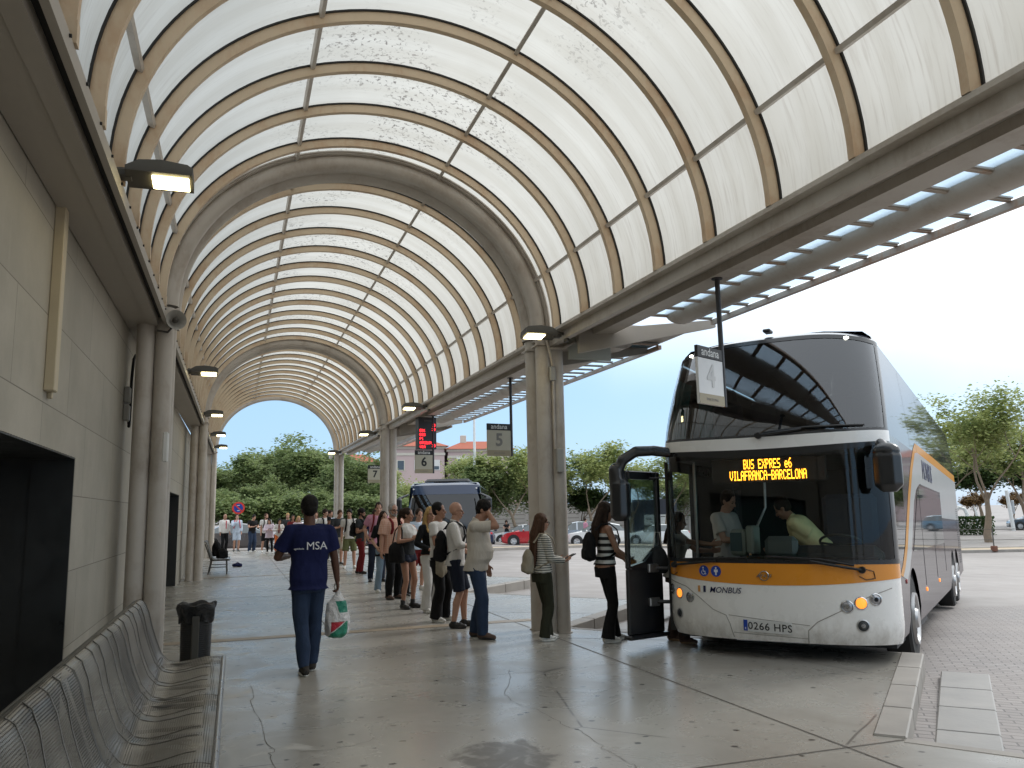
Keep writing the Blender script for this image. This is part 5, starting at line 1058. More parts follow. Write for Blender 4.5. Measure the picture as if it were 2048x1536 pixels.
# open plug door, standing parallel to the flank
DMx = basis((-1.62, .02, 0), (.20, .58, 0), (0, 0, 1)); DMx = DMx @ Matrix.Rotation(-pi/2, 4, 'X').inverted() if False else Matrix.Translation((-1.62, .02, 0)) @ Matrix.Rotation(atan2(.58, .20), 4, 'Z')
dr = MB(); DW = .62
dr.bbox(0, DW, -.03, .03, .30, 1.05, .015, M=DMx); dr.bbox(0, .055, -.03, .03, 1.05, 2.20, .012, M=DMx); dr.bbox(DW-.07, DW, -.03, .03, 1.05, 2.20, .012, M=DMx); dr.bbox(.055, DW-.07, -.03, .03, 2.10, 2.20, .012, M=DMx); dr.bbox(-.02, DW+.06, -.06, .06, .25, .30, .012, M=DMx)
dr.add([DMx @ Vector(p) for p in ((.055, -.028, 1.05), (DW-.07, -.028, 1.05), (DW-.07, -.028, 1.32), (.3, -.028, 1.13), (.055, -.028, 1.08), (.055, .028, 1.05), (DW-.07, .028, 1.05), (DW-.07, .028, 1.32), (.3, .028, 1.13), (.055, .028, 1.08))], [(0, 1, 2, 3, 4), (9, 8, 7, 6, 5), (2, 7, 8, 3), (3, 8, 9, 4)], sm=False); door = dr.build('door', m_blk, bus)
b = MB(); b.box(.055, DW-.07, -.004, .004, 1.06, 2.10, M=DMx); b.build('pane', glass('door glass', (.80, .90, .88), .9, .03, .6), door)
for zz, rr_ in ((1.05, .018), (.66, .022), (2.12, .010)):
    b = MB(); p = DMx @ Vector((.42, -.02, zz)); b.cap(p, (-1.2, .50, zz), rr_, rr_); b.build('door_arm', m_post0, door)
    if zz < 2: b = MB(); b.bbox(.32, .50, -.075, -.031, zz-.05, zz+.05, .01, M=DMx); b.build('hinge_bracket', m_alu, door)
# ------------------------------------------------------------------ second coach further down
def coach2():
    root = empty('coach', (7.75, 31.6, zr(7.9, 0)-.02), -.33, 'dark blue single-deck coach with a glossy raked windscreen waiting behind the queue', 'coach')
    hw, H_ = 1.2, 2.93; mb_ = gloss('deep blue paint', (.012, .025, .06), .2, .1, .4)
    def P_(ph, w, off=0):
        h_ = hw-.10*max(0, (w-1.2)/1.7)**1.6+off; s_ = sin(ph); return Vector((h_*(abs(s_)**.7)*(1 if s_ > 0 else -1), .45*(1-cos(ph))+.40*max(0, w-1.0)**1.5*.6-off*cos(ph), w))
    def pan(name, m_, lo, hi, off, p0=-pi/2, p1=pi/2, nv=6): b = MB(); b.grid(lambda a, c: P_(p0+(p1-p0)*a, lo+(hi-lo)*c, off), 36, nv); return b.build(name, m_, root)
    pan('bumper', mb_, .3, 1.0, 0); pan('windscreen', glass('blue windscreen', (.2, .28, .35), .2, .015, 1.7, 1.45), .98, 2.60, -.002, nv=10); pan('front_cap', mb_, 2.45, 2.80, .006, nv=3)
    b = MB(); b.grid(lambda a, c: (lambda ph: P_(ph, 2.80, .006).lerp(Vector((1.0*sin(ph), 1.3, 2.93-.05*sin(ph)**2)), c)+Vector((0, 0, .05*sin(pi*c))))(-pi/2+pi*a), 36, 6); b.build('roof_front', mb_, root)
    b = MB()
    for sg in (1, -1): b.grid(lambda a, c: (sg*(hw-.10*max(0, ((.35+c*2.4)-1.2)/1.7)**1.6), .45+.25*c+a*9.2, .35+c*2.4), 10, 10, flip=sg < 0)
    b.build('side_panel', gloss('coach side', (.05, .06, .08), .12, .2, 1), root)
    b = MB()
    for i in range(5): 
        v0 = 1.0+i*1.75; b.grid(lambda a, c: (hw+.004-.10*max(0, ((1.25+c*1.3)-1.2)/1.7)**1.6, v0+a*1.68, 1.25+c*1.3), 2, 6)
    b.build('side_window', m_sideglass, root)
    b = MB(); b.rings([[Vector((u, v, w)) for u, w in ((1.10, 2.72), (1.0, 2.88), (0, 2.94), (-1.0, 2.88), (-1.10, 2.72))] for v in (.9, 1.3, 9.8)], False, False); b.add([(1.2, 9.8, .4), (1.1, 9.8, 2.75), (-1.1, 9.8, 2.75), (-1.2, 9.8, .4)], [(0, 1, 2, 3)], sm=False); b.build('roof', mb_, root)
    b = MB(); b.bbox(-.80, .75, 2.2, 5.2, 2.90, 3.10, .09); b.build('roof_unit', m_blk, root); b = MB(); b.box(-1.1, 1.1, .9, 9.6, .35, .6); b.box(-1.1, 1.1, 3.0, 3.1, .5, 2.7); b.build('underbody', m_int, root)
    for v in (2.0, 7.6):
        for sg in (1, -1): b = MB(); b.cyl((sg*.92, v, .42), (sg*1.19, v, .42), .44, n=24); wo = b.build('wheel', m_tyre, root); b = MB(); b.cyl((sg*1.15, v, .42), (sg*1.2, v, .42), .25, .2, n=20); b.build('rim', m_alu, wo)
    for sg in (-1, 1):
        b = MB(); b.ell((sg*.95, .24, .72), (.16, .06, .08), 12, 8); b.build('headlight', m_lens, root); b = MB(); b.cap((sg*1.15, .35, 2.45), (sg*1.42, .1, 2.3), .04, .05); b.bbox(sg*1.42-.1, sg*1.42+.1, .02, .16, 1.75, 2.3, .04); link(remesh(b, .02, 4, [m_blk], 'mirror'), 'mirror', root)
        b = MB(); b.ell(P_(sg*1.0, 2.66, .02), (.03, .03, .03), 10, 6); b.build('marker_lamp', m_wp, root)
    b = MB(); b.box(-.98, -.72, .10, .11, 1.12, 1.36); b.build('sticker', mat('pale green card', (.35, .6, .5), .5), root)
    root.scale = (1.25, 1, 1.05); return root
coach2()
# ------------------------------------------------------------------ platform furniture
m_print = mat('black print', (.015, .015, .015), .5); m_gprint = mat('grey print', (.22, .21, .19), .5); m_overexp_print = mat('overexposed print', (.62, .62, .61), .6)  # faint numeral and white panel of the nearest sign carry painted overexposure
m_panel_c = mat('cream sign panel', (.50, .47, .37), .5); m_panel_w = mat('white sign panel', (.74, .74, .73), .4); m_foot = mat('sign foot band', (.36, .31, .21), .5); m_post = mat('dark grey post', (.05, .05, .055), .45)
def platform_sign(num, x, y, zt, rz, panel, nm, foot, label, h=.56, w=.46):
    o = empty('platform_sign', (x, y, 0), rz, label, 'sign', 'numbered platform signs'); zc = 3.80+SL*y
    b = MB(); b.cyl((w/2+.02, 0, zt-h), (w/2+.02, 0, zc), .026, n=12); b.cyl((w/2+.02, 0, zc-.01), (w/2+.02, 0, zc+.002), .055, n=16); b.build('pole', m_post, o)
    b = MB(); b.bbox(-w/2, w/2, -.015, .015, zt-h, zt-.115, .004); b.build('panel', panel, o)
    b = MB(); b.bbox(-w/2, w/2, -.017, .017, zt-.113, zt, .004); hd = b.build('header', m_print, o)
    b = MB(); b.box(-w/2+.002, w/2-.002, -.0175, -.0152, zt-h+.003, zt-h+.10); fb = b.build('foot_band', m_foot, o)
    F = lambda xx, z, yy=-.0175: basis((xx, yy, z), (1, 0, 0), (0, 0, 1))
    text('lettering', 'andana', .115, m_wp, F(0, zt-.055, -.0185), hd, extrude=.001, bold=.001); text('number', num, .30, nm, F(0, zt-.29), o, extrude=.001, bold=.008)
    text('lettering', foot, .038, m_gprint, F(0, zt-h+.05, -.0185), fb, extrude=.0005); return o
platform_sign('4', 4.28, 6.72, 3.12, .48, m_panel_w, m_overexp_print, 'BARCELONA', 'platform sign number 4, white panel hanging on a pole in front of the double-deck coach')
platform_sign('5', 4.28, 13.42, 3.10, .18, m_panel_c, m_gprint, 'BARCELONA', 'platform sign number 5 with a grey numeral, hanging beyond the near column')
platform_sign('6', 4.32, 19.6, 3.11, .16, m_panel_c, m_print, 'VILAFRANCA', 'platform sign number 6 hanging just below the red departures display')
platform_sign('7', 4.20, 26.3, 3.14, .14, m_panel_c, m_print, 'BARCELONA', 'platform sign number 7, the farthest one, left of a column')
o = empty('departures_display', (4.42, 19.75, 0), .10, 'black departures display with rows of red LED text hanging under the gutter', 'display')
b = MB(); b.bbox(-.24, .22, -.13, .13, 3.14, 3.93, .008); b.build('casing', m_post, o)
b = MB(); MM = basis((-.22, -.131, 3.9), (1, 0, 0), (0, 0, 1)); px = .0062
for r_, (l, rr_) in enumerate((('', '15'), ('E01', '20'), ('E02', ''), ('P1', ''), ('BARCELON', ''), ('VIA', '30'))):
    dots(b, l, .01, -.17-r_*.10, px*1.35 if len(l) < 6 else px, .0095, MM); dots(b, rr_, .32, -.14-r_*.10, px*1.3, .0095, MM)
b.build('led_text', m_ledr, o); text('lettering', 'sortides', .06, m_gprint, basis((.0, -.1335, 3.84), (1, 0, 0), (0, 0, 1)), o, extrude=.0005)
m_lampbody = mat('dark lamp casting', (.07, .065, .055), .5); m_flood = mat('floodlight glass', (1, .95, .7), .3, emit=(1, .84, .42), estr=9)
def flood(x, y, z, sg, label):
    o = empty('floodlight', (x, y, z), 0, label, 'lamp', 'floodlights along the gutters'); o.scale = (sg, 1, 1); o.rotation_euler = (radians(-7), 0, 0)
    b = MB(); b.tube([(-.10, 0, .0), (.02, .02, .03), (.10, 0, .015)], .02, 8); b.bbox(-.12, -.07, -.05, .05, -.10, .04, .01); b.bbox(-.02, .10, -.04, .04, -.05, .015, .01); b.build('bracket', m_lampbody, o)
    b = MB(); pr_ = [(.06, .01, .03), (.14, .06, .07), (.28, .075, .085), (.46, .055, .03), (.50, .03, .015)]
    b.rings([[Vector((x_, yy, zz)) for yy, zz in ((-.13, -.045), (-.13, -.01), (-.10, t_), (.10, t_), (.13, -.01), (.13, -.045))] for x_, t_, _ in pr_]); b.build('housing', m_lampbody, o)
    b = MB(); b.bbox(.23, .475, -.09, .09, -.06, -.0455, .005); b.build('lens', m_flood, o); return o
NMS = ['nearest lit floodlight on the left gutter, large in the upper left', 'second lit floodlight on the left, just past the twin column', 'third lit floodlight along the left gutter', 'fourth lit floodlight along the left gutter', 'farthest lit floodlight on the left gutter by the end arch']
for y, lb in zip((6.05, 14.9, 21.6, 27.6, 33.2), NMS): flood(-.86, y, 3.97+SL*y, 1, lb)
for y, lb in zip((9.75, 17.9, 24.8, 33.6), ['lit floodlight on the right gutter beside the near column', 'floodlight on the right gutter above the departures display', 'lit floodlight on the right gutter above sign 7', 'farthest floodlight on the right gutter by the end arch']): flood(3.97, y, 3.80+SL*y, -1, lb)
o = empty('horn_loudspeaker', (-.74, 10.15, 3.90), 0, 'grey horn loudspeaker fixed at the left gutter above the twin column', 'loudspeaker'); o.rotation_euler = (0, 0, .35)
b = MB(); b.rings([[Vector((r_*cos(a), yy, r_*sin(a))) for a in (2*pi*i/24 for i in range(24))] for yy, r_ in ((.17, .03), (.16, .06), (.05, .065), (.0, .09), (-.04, .115), (-.045, .118), (-.038, .112), (.0, .08), (.06, .045), (.08, .0))], cap=False); b.build('horn', mat('grey plastic', (.42, .41, .38), .5), o)
b = MB(); b.ell((0, -.0, 0), (.035, .05, .035), 12, 8); b.build('driver_plug', m_lampbody, o); b = MB(); b.tube([(0, .1, -.06), (-.05, .1, -.13), (-.17, .12, -.12)], .014, 6); b.build('bracket', m_lampbody, o)
o = empty('security_camera', (3.80, 34.75, 3.93), 0, 'small white security camera at the far end of the right gutter', 'camera'); b = MB(); b.bbox(-.16, -.03, -.15, .12, -.02, .12, .02); b.build('housing', m_wp, o); b = MB(); b.tube([(-.05, .05, .0), (.03, .08, -.08), (.14, .1, -.08)], .015, 6); b.build('bracket', m_alu, o)
o = empty('notice_plate', (-.80, 10.10, 2.40), 0, 'small white notice box on the side of the near left column', 'sign'); b = MB(); b.bbox(-.01, .05, -.06, .06, -.17, .17, .012); b.build('plate', m_wp, o)
# benches of perforated steel
def bench_mat():
    t = NT('perforated steel'); uv = t.coord('UV'); X, Y, Z = t.xyz(uv)
    row = t.math('FLOOR', t.math('MULTIPLY', Y, 1)); off = t.math('MULTIPLY', t.math('MODULO', row, 2), .5)
    fx = t.math('SUBTRACT', t.math('FRACT', t.math('ADD', X, off)), .5); fy = t.math('SUBTRACT', t.math('FRACT', Y), .5)
    d = t.math('ADD', t.math('MULTIPLY', t.math('ABSOLUTE', fx), 1.0), t.math('MULTIPLY', t.math('ABSOLUTE', fy), 1.0))
    hole = t.math('LESS_THAN', d, .37); n = t.noise(t.coord(), 4, 5, .6)
    t.set(t.mix(t.ramp(n, .35, .7), (.16, .148, .128), (.27, .25, .215)), .36, .42)
    tr = t.new('ShaderNodeBsdfTransparent'); ms = t.new('ShaderNodeMixShader'); t.l.new(hole, ms.inputs[0]); t.l.new(t.b.outputs[0], ms.inputs[1]); t.l.new(tr.outputs[0], ms.inputs[2]); t.l.new(ms.outputs[0], t.out.inputs[0]); return t.m
m_perf = bench_mat(); m_galv = mat('galvanised tube', (.42, .43, .44), .32, .85)
PROF = [(.0, .41), (.06, .425), (.14, .425), (.25, .405), (.35, .395), (.43, .415), (.49, .48), (.53, .58), (.57, .70), (.60, .82), (.635, .90), (.675, .93), (.71, .915)]   # x back from the front rail, z
def bench(x, y0, L, seats, label, fine=True):
    o = empty('bench', (x, y0, 0), 0, label, 'bench', 'perforated steel benches'); P = [Vector((-a, z)) for a, z in PROF]; S_ = [0]
    for a, c in zip(P[:-1], P[1:]): S_.append(S_[-1]+(c-a).length)
    def prof(s_):
        s_ *= S_[-1]
        for i in range(len(P)-1):
            if s_ <= S_[i+1]+1e-9: t_ = (s_-S_[i])/(S_[i+1]-S_[i]); return P[i].lerp(P[i+1], t_)
        return P[-1]
    nu, nv = int(seats*14), 40; vs = []; uvs = []
    for j in range(nv+1):
        for i in range(nu+1):
            y = L*i/nu; p = prof(j/nv); k = cos(2*pi*(y/L*seats)); am = .020*(.35+.65*sin(pi*j/nv)); w_ = -am*(1-k)*.5*1.6
            vs.append((p.x+w_*(.5 if j > 18 else .1), y, p.y+w_*(.25 if j > 18 else 1))); uvs.append((y/.013, j/nv*S_[-1]/.013))
    fs = []; 
    for j in range(nv):
        for i in range(nu): a = j*(nu+1)+i; fs.append((a, a+1, a+nu+2, a+nu+1))
    me = bpy.data.meshes.new('seat_shell'); me.from_pydata(vs, [], fs); ul = me.uv_layers.new(name='UVMap')
    for l in me.loops: ul.data[l.index].uv = uvs[l.vertex_index]
    me.materials.append(m_perf); me.polygons.foreach_set('use_smooth', [True]*len(fs)); link(me, 'seat_shell', o)
    b = MB(); b.cyl((.012, 0, .405), (.012, L, .405), .019, n=14); b.build('front_rail', m_galv, o)
    b = MB(); b.cyl((-.71, 0, .905), (-.71, L, .905), .014, n=10); b.build('back_rail', m_perf if False else m_lampbody, o)
    for yy in (.0, L):
        b = MB(); b.tube([(-p.x if False else prof(i/24).x, yy, prof(i/24).y-.008) for i in range(25)], .010, 6); b.build('end_rib', m_lampbody, o)
    for q_ in range(1, seats*2):
        yy = L*q_/(seats*2); am_ = -.020*(.35+.65*1)*.8*(1-cos(pi*q_)); b = MB(); b.tube([(prof(i/24).x+am_*(.5 if i > 11 else .1)*sin(pi*i/24), yy, prof(i/24).y+am_*(.25 if i > 11 else 1)*(.35+.65*sin(pi*i/24))+.001) for i in range(2, 24)], .0038, 6); b.build('stiffening_rib', mat('rib wire', (.14, .13, .115), .4, .4), o)
    for yy in (.10, L-.10):
        b = MB(); b.cap((-.08, yy, .40), (-.06, yy, 0), .018, .018); b.cap((-.48, yy, .44), (-.56, yy, 0), .018, .018); b.cap((-.06, yy, .2), (-.52, yy, .2), .012, .012); b.cap((-.0, yy, .385), (-.5, yy, .385), .016, .016); b.cap((-.5, yy, .40), (-.66, yy, .85), .016, .016); b.build('leg_frame', m_lampbody, o)
    return o
bench(-.07, 6.10, 1.62, 3, 'perforated steel bench, the far one of the row in the foreground left'); bench(-.07, 4.475, 1.62, 3, 'perforated steel bench in the lower left corner of the foreground'); bench(-.07, 2.85, 1.62, 3, 'perforated steel bench closest to the viewer, at the near end of the row')
bench(-.12, 24.9, 1.6, 3, 'distant perforated steel bench with black bags lying on it')
def softbag(loc, r_, m_, name, label, cat, rz=0):
    C = MB(); C.ell((0, 0, r_[2]), r_, 16, 10); C.bbox(-r_[0]*.85, r_[0]*.85, -r_[1]*.85, r_[1]*.85, .0, r_[2]*1.2, .03); o = link(remesh(C, .014, 4, [m_], name, .018, 8), name); o.location = loc; o.rotation_euler = (0, 0, rz); tag(o, label, cat)
    t_ = MB(); t_.tube([(-.05, 0, r_[2]*1.9), (0, 0, r_[2]*2.25), (.05, 0, r_[2]*1.9)], .010, 6); t_.build('handle', m_, o); return o
softbag((-.32, 25.3, .43), (.17, .16, .14), cB, 'backpack', 'black backpack lying on the seat of the distant bench', 'backpack', .4); softbag((-.50, 25.8, .47), (.12, .16, .22), cB, 'backpack', 'black backpack leaning upright against the back of the distant bench', 'backpack', .1)
softbag((.12, 28.4, 0), (.17, .11, .06), cN, 'shoulder_bag', 'small dark blue bag lying on the floor beside the distant bench', 'bag', .2)
# litter bin with its black liner
o = empty('litter_bin', (-.38, 10.15, 0), 0, 'black cylindrical litter bin with a crumpled black liner folded over its rim', 'litter bin')
def slat_bin():
    t = NT('bin plastic'); X, Y, Z = t.xyz(t.coord()); t.set((.014, .014, .015), .42); t.bump(t.math('PINGPONG', t.math('MULTIPLY', Z, 45), .5), .6, .01); return t.m
b = MB(); b.rings([[Vector((r_*cos(a), r_*sin(a), z)) for a in (2*pi*i/28 for i in range(28))] for z, r_ in ((0, .155), (.02, .16), (.3, .165), (.58, .17), (.585, .15), (.3, .145), (.05, .13))], cap=False); b.build('body', slat_bin(), o)
b = MB(); b.bbox(-.04, .04, -.205, -.17, .03, .52, .01); b.build('post', m_lampbody, o)
def liner():
    t = NT('bin liner'); t.set((.012, .012, .013), .24, 0, .6); t.bump(t.noise(t.coord(), 14, 6, .7, 1.5), 1, .06); return t.m
b = MB(); b.rings([[Vector(((r_+.012*sin(7*a+z*20)+.008*sin(13*a))*cos(a), (r_+.012*sin(7*a+z*20)+.008*sin(11*a))*sin(a), z+.015*sin(5*a+1))) for a in (2*pi*i/64 for i in range(64))] for z, r_ in ((.44, .178), (.48, .182), (.54, .190), (.60, .204), (.635, .198), (.645, .18), (.62, .15), (.55, .12))], cap=False); b.build('liner', liner(), o)
# ------------------------------------------------------------------ parked cars
m_cglass = gloss('car glass', (.06, .075, .08), .05, .0, 1.0); m_plt = mat('plate white', (.62, .62, .60), .4); m_tl = mat('tail lamp red', (.45, .01, .015), .2)
def car(paint, kind='hatch'):
    o = empty('parked_car')
    if kind == 'hatch': st = [(0, .42, .55, .55, .62, .5), (.08, .25, .70, .70, .76, .6), (.35, .18, .82, .84, .83, .7), (.95, .17, .90, .95, .85, .72), (1.15, .17, .93, 1.02, .86, .70), (1.75, .17, .94, 1.40, .86, .60), (2.1, .17, .95, 1.46, .86, .60), (3.0, .17, .96, 1.45, .86, .60), (3.55, .18, .97, 1.34, .85, .60), (3.85, .22, .95, 1.02, .82, .66), (3.98, .32, .75, .78, .76, .6)]
    elif kind == 'sedan': st = [(0, .42, .55, .55, .62, .5), (.08, .25, .68, .68, .78, .6), (.4, .18, .80, .82, .86, .7), (1.1, .17, .88, .93, .88, .72), (1.35, .17, .90, 1.0, .88, .70), (2.0, .17, .92, 1.37, .88, .60), (2.4, .17, .93, 1.43, .88, .60), (3.2, .17, .94, 1.39, .88, .60), (3.85, .18, .95, 1.06, .87, .66), (4.4, .22, .93, .97, .84, .68), (4.55, .34, .75, .78, .76, .6)]
    else: st = [(0, .45, .62, .62, .66, .5), (.08, .3, .80, .80, .80, .6), (.4, .24, .93, .96, .88, .72), (1.05, .23, 1.0, 1.05, .90, .74), (1.25, .23, 1.02, 1.12, .90, .72), (1.8, .23, 1.04, 1.55, .90, .64), (2.2, .23, 1.05, 1.62, .90, .64), (3.5, .23, 1.06, 1.60, .90, .64), (4.05, .25, 1.06, 1.45, .89, .64), (4.3, .3, 1.0, 1.04, .86, .66), (4.38, .4, .8, .82, .8, .6)]
    L = st[-1][0]; b = MB(); G_ = MB(); n = len(st)
    def ring(s): y, zb, zl, zt, hw, ht = s; return [(hw*.9, zb), (hw, zb+.12), (hw*1.01, (zb+zl)/2), (hw*.985, zl), (ht+.02, zt-.05 if zt-zl > .2 else zt-.01), (ht*.8, zt)]
    R_ = []
    for s in st: q = ring(s); R_.append([Vector((x, s[0], z)) for x, z in q]+[Vector((-x, s[0], z)) for x, z in q[::-1]])
    m_ = 12
    for i in range(n-1):
        for k in range(m_):
            f = [R_[i][k], R_[i][(k+1) % m_], R_[i+1][(k+1) % m_], R_[i+1][k]]
            tall = (st[i][3]-st[i][2] > .12) or (st[i+1][3]-st[i+1][2] > .12)
            slope = abs(st[i][3]-st[i+1][3]) > .16
            isg = (k in (3, 7) and tall) or (k in (4, 5, 6) and slope and tall)
            (G_ if isg else b).add(f, [(0, 1, 2, 3)], sm=True)
    for e in (0, -1): b.add(R_[e], [tuple(range(m_)) if e else tuple(range(m_))[::-1]], sm=False)
    for V_ in (b, G_):
        bm2 = bmesh.new(); 
    body = b.build('body', paint, o, sharp=40); G_.build('window', m_cglass, body)
    roofz = max(s[3] for s in st); pl_ = MB()
    for yy in ([st[5][0]+.35, st[7][0]-.15] if kind != 'hatch' else [st[6][0]+.45]):
        for sg in (1, -1): pl_.add([(sg*(st[6][4]*.985+.006), yy-.04, st[6][2]+.01), (sg*(st[6][4]*.985+.006), yy+.04, st[6][2]+.01), (sg*(st[6][5]+.028), yy+.04, roofz-.05), (sg*(st[6][5]+.028), yy-.04, roofz-.05)], [(0, 1, 2, 3)], sm=False)
    pl_.build('pillar', paint, body)
    wb = (.80, L-.82); wr_ = .33 if kind != 'suv' else .36
    for yy in wb:
        for sg in (1, -1):
            xo = st[5][4]+.005
            w_ = MB(); w_.cyl((sg*(xo-.3), yy, wr_+.03), (sg*(xo+.003), yy, wr_+.03), wr_+.055, n=26); w_.build('wheel_arch', m_bk, body)
            w_ = MB(); w_.rings([[Vector((sg*x_, yy+r_*cos(a), wr_+r_*sin(a))) for a in (2*pi*i/24 for i in range(24))] for x_, r_ in ((xo-.2, wr_-.02), (xo-.18, wr_), (xo+.01, wr_), (xo+.02, wr_-.03), (xo+.02, wr_*.62))]); wo = w_.build('wheel', m_tyre, o)
            w_ = MB(); w_.cyl((sg*(xo+.0), yy, wr_), (sg*(xo+.024), yy, wr_), wr_*.64, wr_*.6, n=22)
            for i in range(5): a = 2*pi*i/5; w_.cyl((sg*(xo+.024), yy, wr_), (sg*(xo+.03), yy+wr_*.55*cos(a), wr_+wr_*.55*sin(a)), .035, n=6)
            w_.build('rim', m_alu, wo)
    for sg in (1, -1):
        w_ = MB(); w_.ell((sg*.62, .16, .66 if kind != 'suv' else .80), (.17, .12, .07), 12, 8); w_.build('headlight', m_lens, o)
        w_ = MB(); w_.ell((sg*.66, L-.10, .82 if kind != 'suv' else .95), (.13, .09, .12), 12, 8); w_.build('tail_light', m_tl, o)
        w_ = MB(); w_.ell((sg*(st[4][4]+.08), st[4][0]+.28, st[4][2]+.06), (.10, .06, .07), 10, 6); w_.build('wing_mirror', paint, o)
    w_ = MB(); w_.box(-.26, .26, L-.012, L+.012, .52, .62); w_.box(-.26, .26, -.012, .0, .40, .50); w_.build('number_plate', m_plt, o)
    w_ = MB(); w_.box(-.70, .70, L-.16, L-.005, .30, .40); w_.box(-.55, .55, .0, .1, .30, .42); w_.build('lower_grille', m_bk, o)
    return o
paints = {k: gloss('car paint '+k, c, .25, m_, .8) for k, c, m_ in (('red', (.42, .015, .02), 0), ('navy', (.02, .035, .08), .3), ('white', (.70, .70, .69), 0), ('silver', (.38, .42, .46), .6), ('grey', (.13, .12, .12), .5), ('charcoal', (.04, .045, .05), .4), ('light blue', (.16, .26, .34), .4), ('dark', (.07, .07, .075), .3))}
CG = 'cars parked around the station'
def put(paint, kind, x, y, front_yaw, label, dz=0.):
    o = car(paints[paint], kind); o.location = (x, y, zr(x, y)+dz); o.rotation_euler = (0, 0, pi-front_yaw); tag(o, label, 'car', CG); return o
# front_yaw: compass direction the bonnet points to, from +Y towards +X
LFT = radians(-68); 
def putc(paint, kind, cx, cy, fy, label, L=4., dz=0.): x = cx+sin(fy)*L/2; y = cy+cos(fy)*L/2; return put(paint, kind, x, y, fy, label, dz)
putc('red', 'hatch', 18.0, 49.6, LFT, 'bright red hatchback parked left of the near right column', dz=-.12); putc('navy', 'hatch', 15.4, 52.4, radians(18), 'dark blue hatchback seen from behind, left of the red car', dz=-.15)
putc('white', 'sedan', 19.4, 56.5, LFT, 'white car behind the red hatchback', dz=-.25); putc('white', 'hatch', 21.9, 48.7, LFT, 'white hatchback parked right of the near column, nearest of the pale cars', dz=-.12); putc('silver', 'suv', 22.3, 53.0, LFT, 'pale silver estate car parked behind the white hatchback', dz=-.2); putc('white', 'sedan', 27.6, 51.8, LFT, 'white saloon behind the open bus door', dz=-.15)
putc('grey', 'sedan', .4, 45.0, radians(92), 'dark grey saloon parked behind the group at the far end of the platform', 4.5, dz=.0); putc('charcoal', 'suv', -3.2, 47.5, radians(92), 'charcoal car half hidden by the far left columns', 4.4); putc('white', 'hatch', 4.6, 48.2, radians(80), 'white car behind the woman in the white coat'); putc('white', 'sedan', 8.4, 49.0, radians(75), 'white car seen behind the legs of the queue')
putc('charcoal', 'suv', 69.4, 56.6, radians(-52), 'dark car with its bonnet showing at the far right edge', 4.4, dz=0.); putc('light blue', 'hatch', 68.6, 54.0, radians(-52), 'light blue car cut off by the right edge', dz=0.)
# ------------------------------------------------------------------ trees and hedge
def leaf_mat(name, a, b_, c_):
    t = NT(name); g = t.new('ShaderNodeNewGeometry'); n = t.noise(t.coord(), .9, 3, .6); n2 = t.noise(t.coord(), 9, 2)
    col = t.mix(t.ramp(n, .35, .65), a, b_); col = t.mix(t.ramp(n2, .5, .75, 0, .7), col, c_); t.set(col, .55, 0, .25)
    tl = t.new('ShaderNodeBsdfTranslucent'); t.put(col, tl.inputs[0]); ms = t.new('ShaderNodeMixShader'); ms.inputs[0].default_value = .5; t.l.new(t.b.outputs[0], ms.inputs[1]); t.l.new(tl.outputs[0], ms.inputs[2]); t.l.new(ms.outputs[0], t.out.inputs[0]); return t.m
lf1 = leaf_mat('acacia leaves', (.18, .24, .08), (.37, .41, .15), (.58, .56, .25)); lf2 = leaf_mat('dark leaves', (.035, .065, .02), (.07, .11, .03), (.12, .15, .04)); lf3 = leaf_mat('mid green leaves', (.14, .20, .08), (.26, .32, .13), (.44, .46, .20)); lf4 = leaf_mat('russet leaves', (.16, .09, .04), (.24, .15, .06), (.28, .2, .07))
m_bark = mat('bark', (.22, .165, .115), .9, var=.35, sc=5, bump=.8)
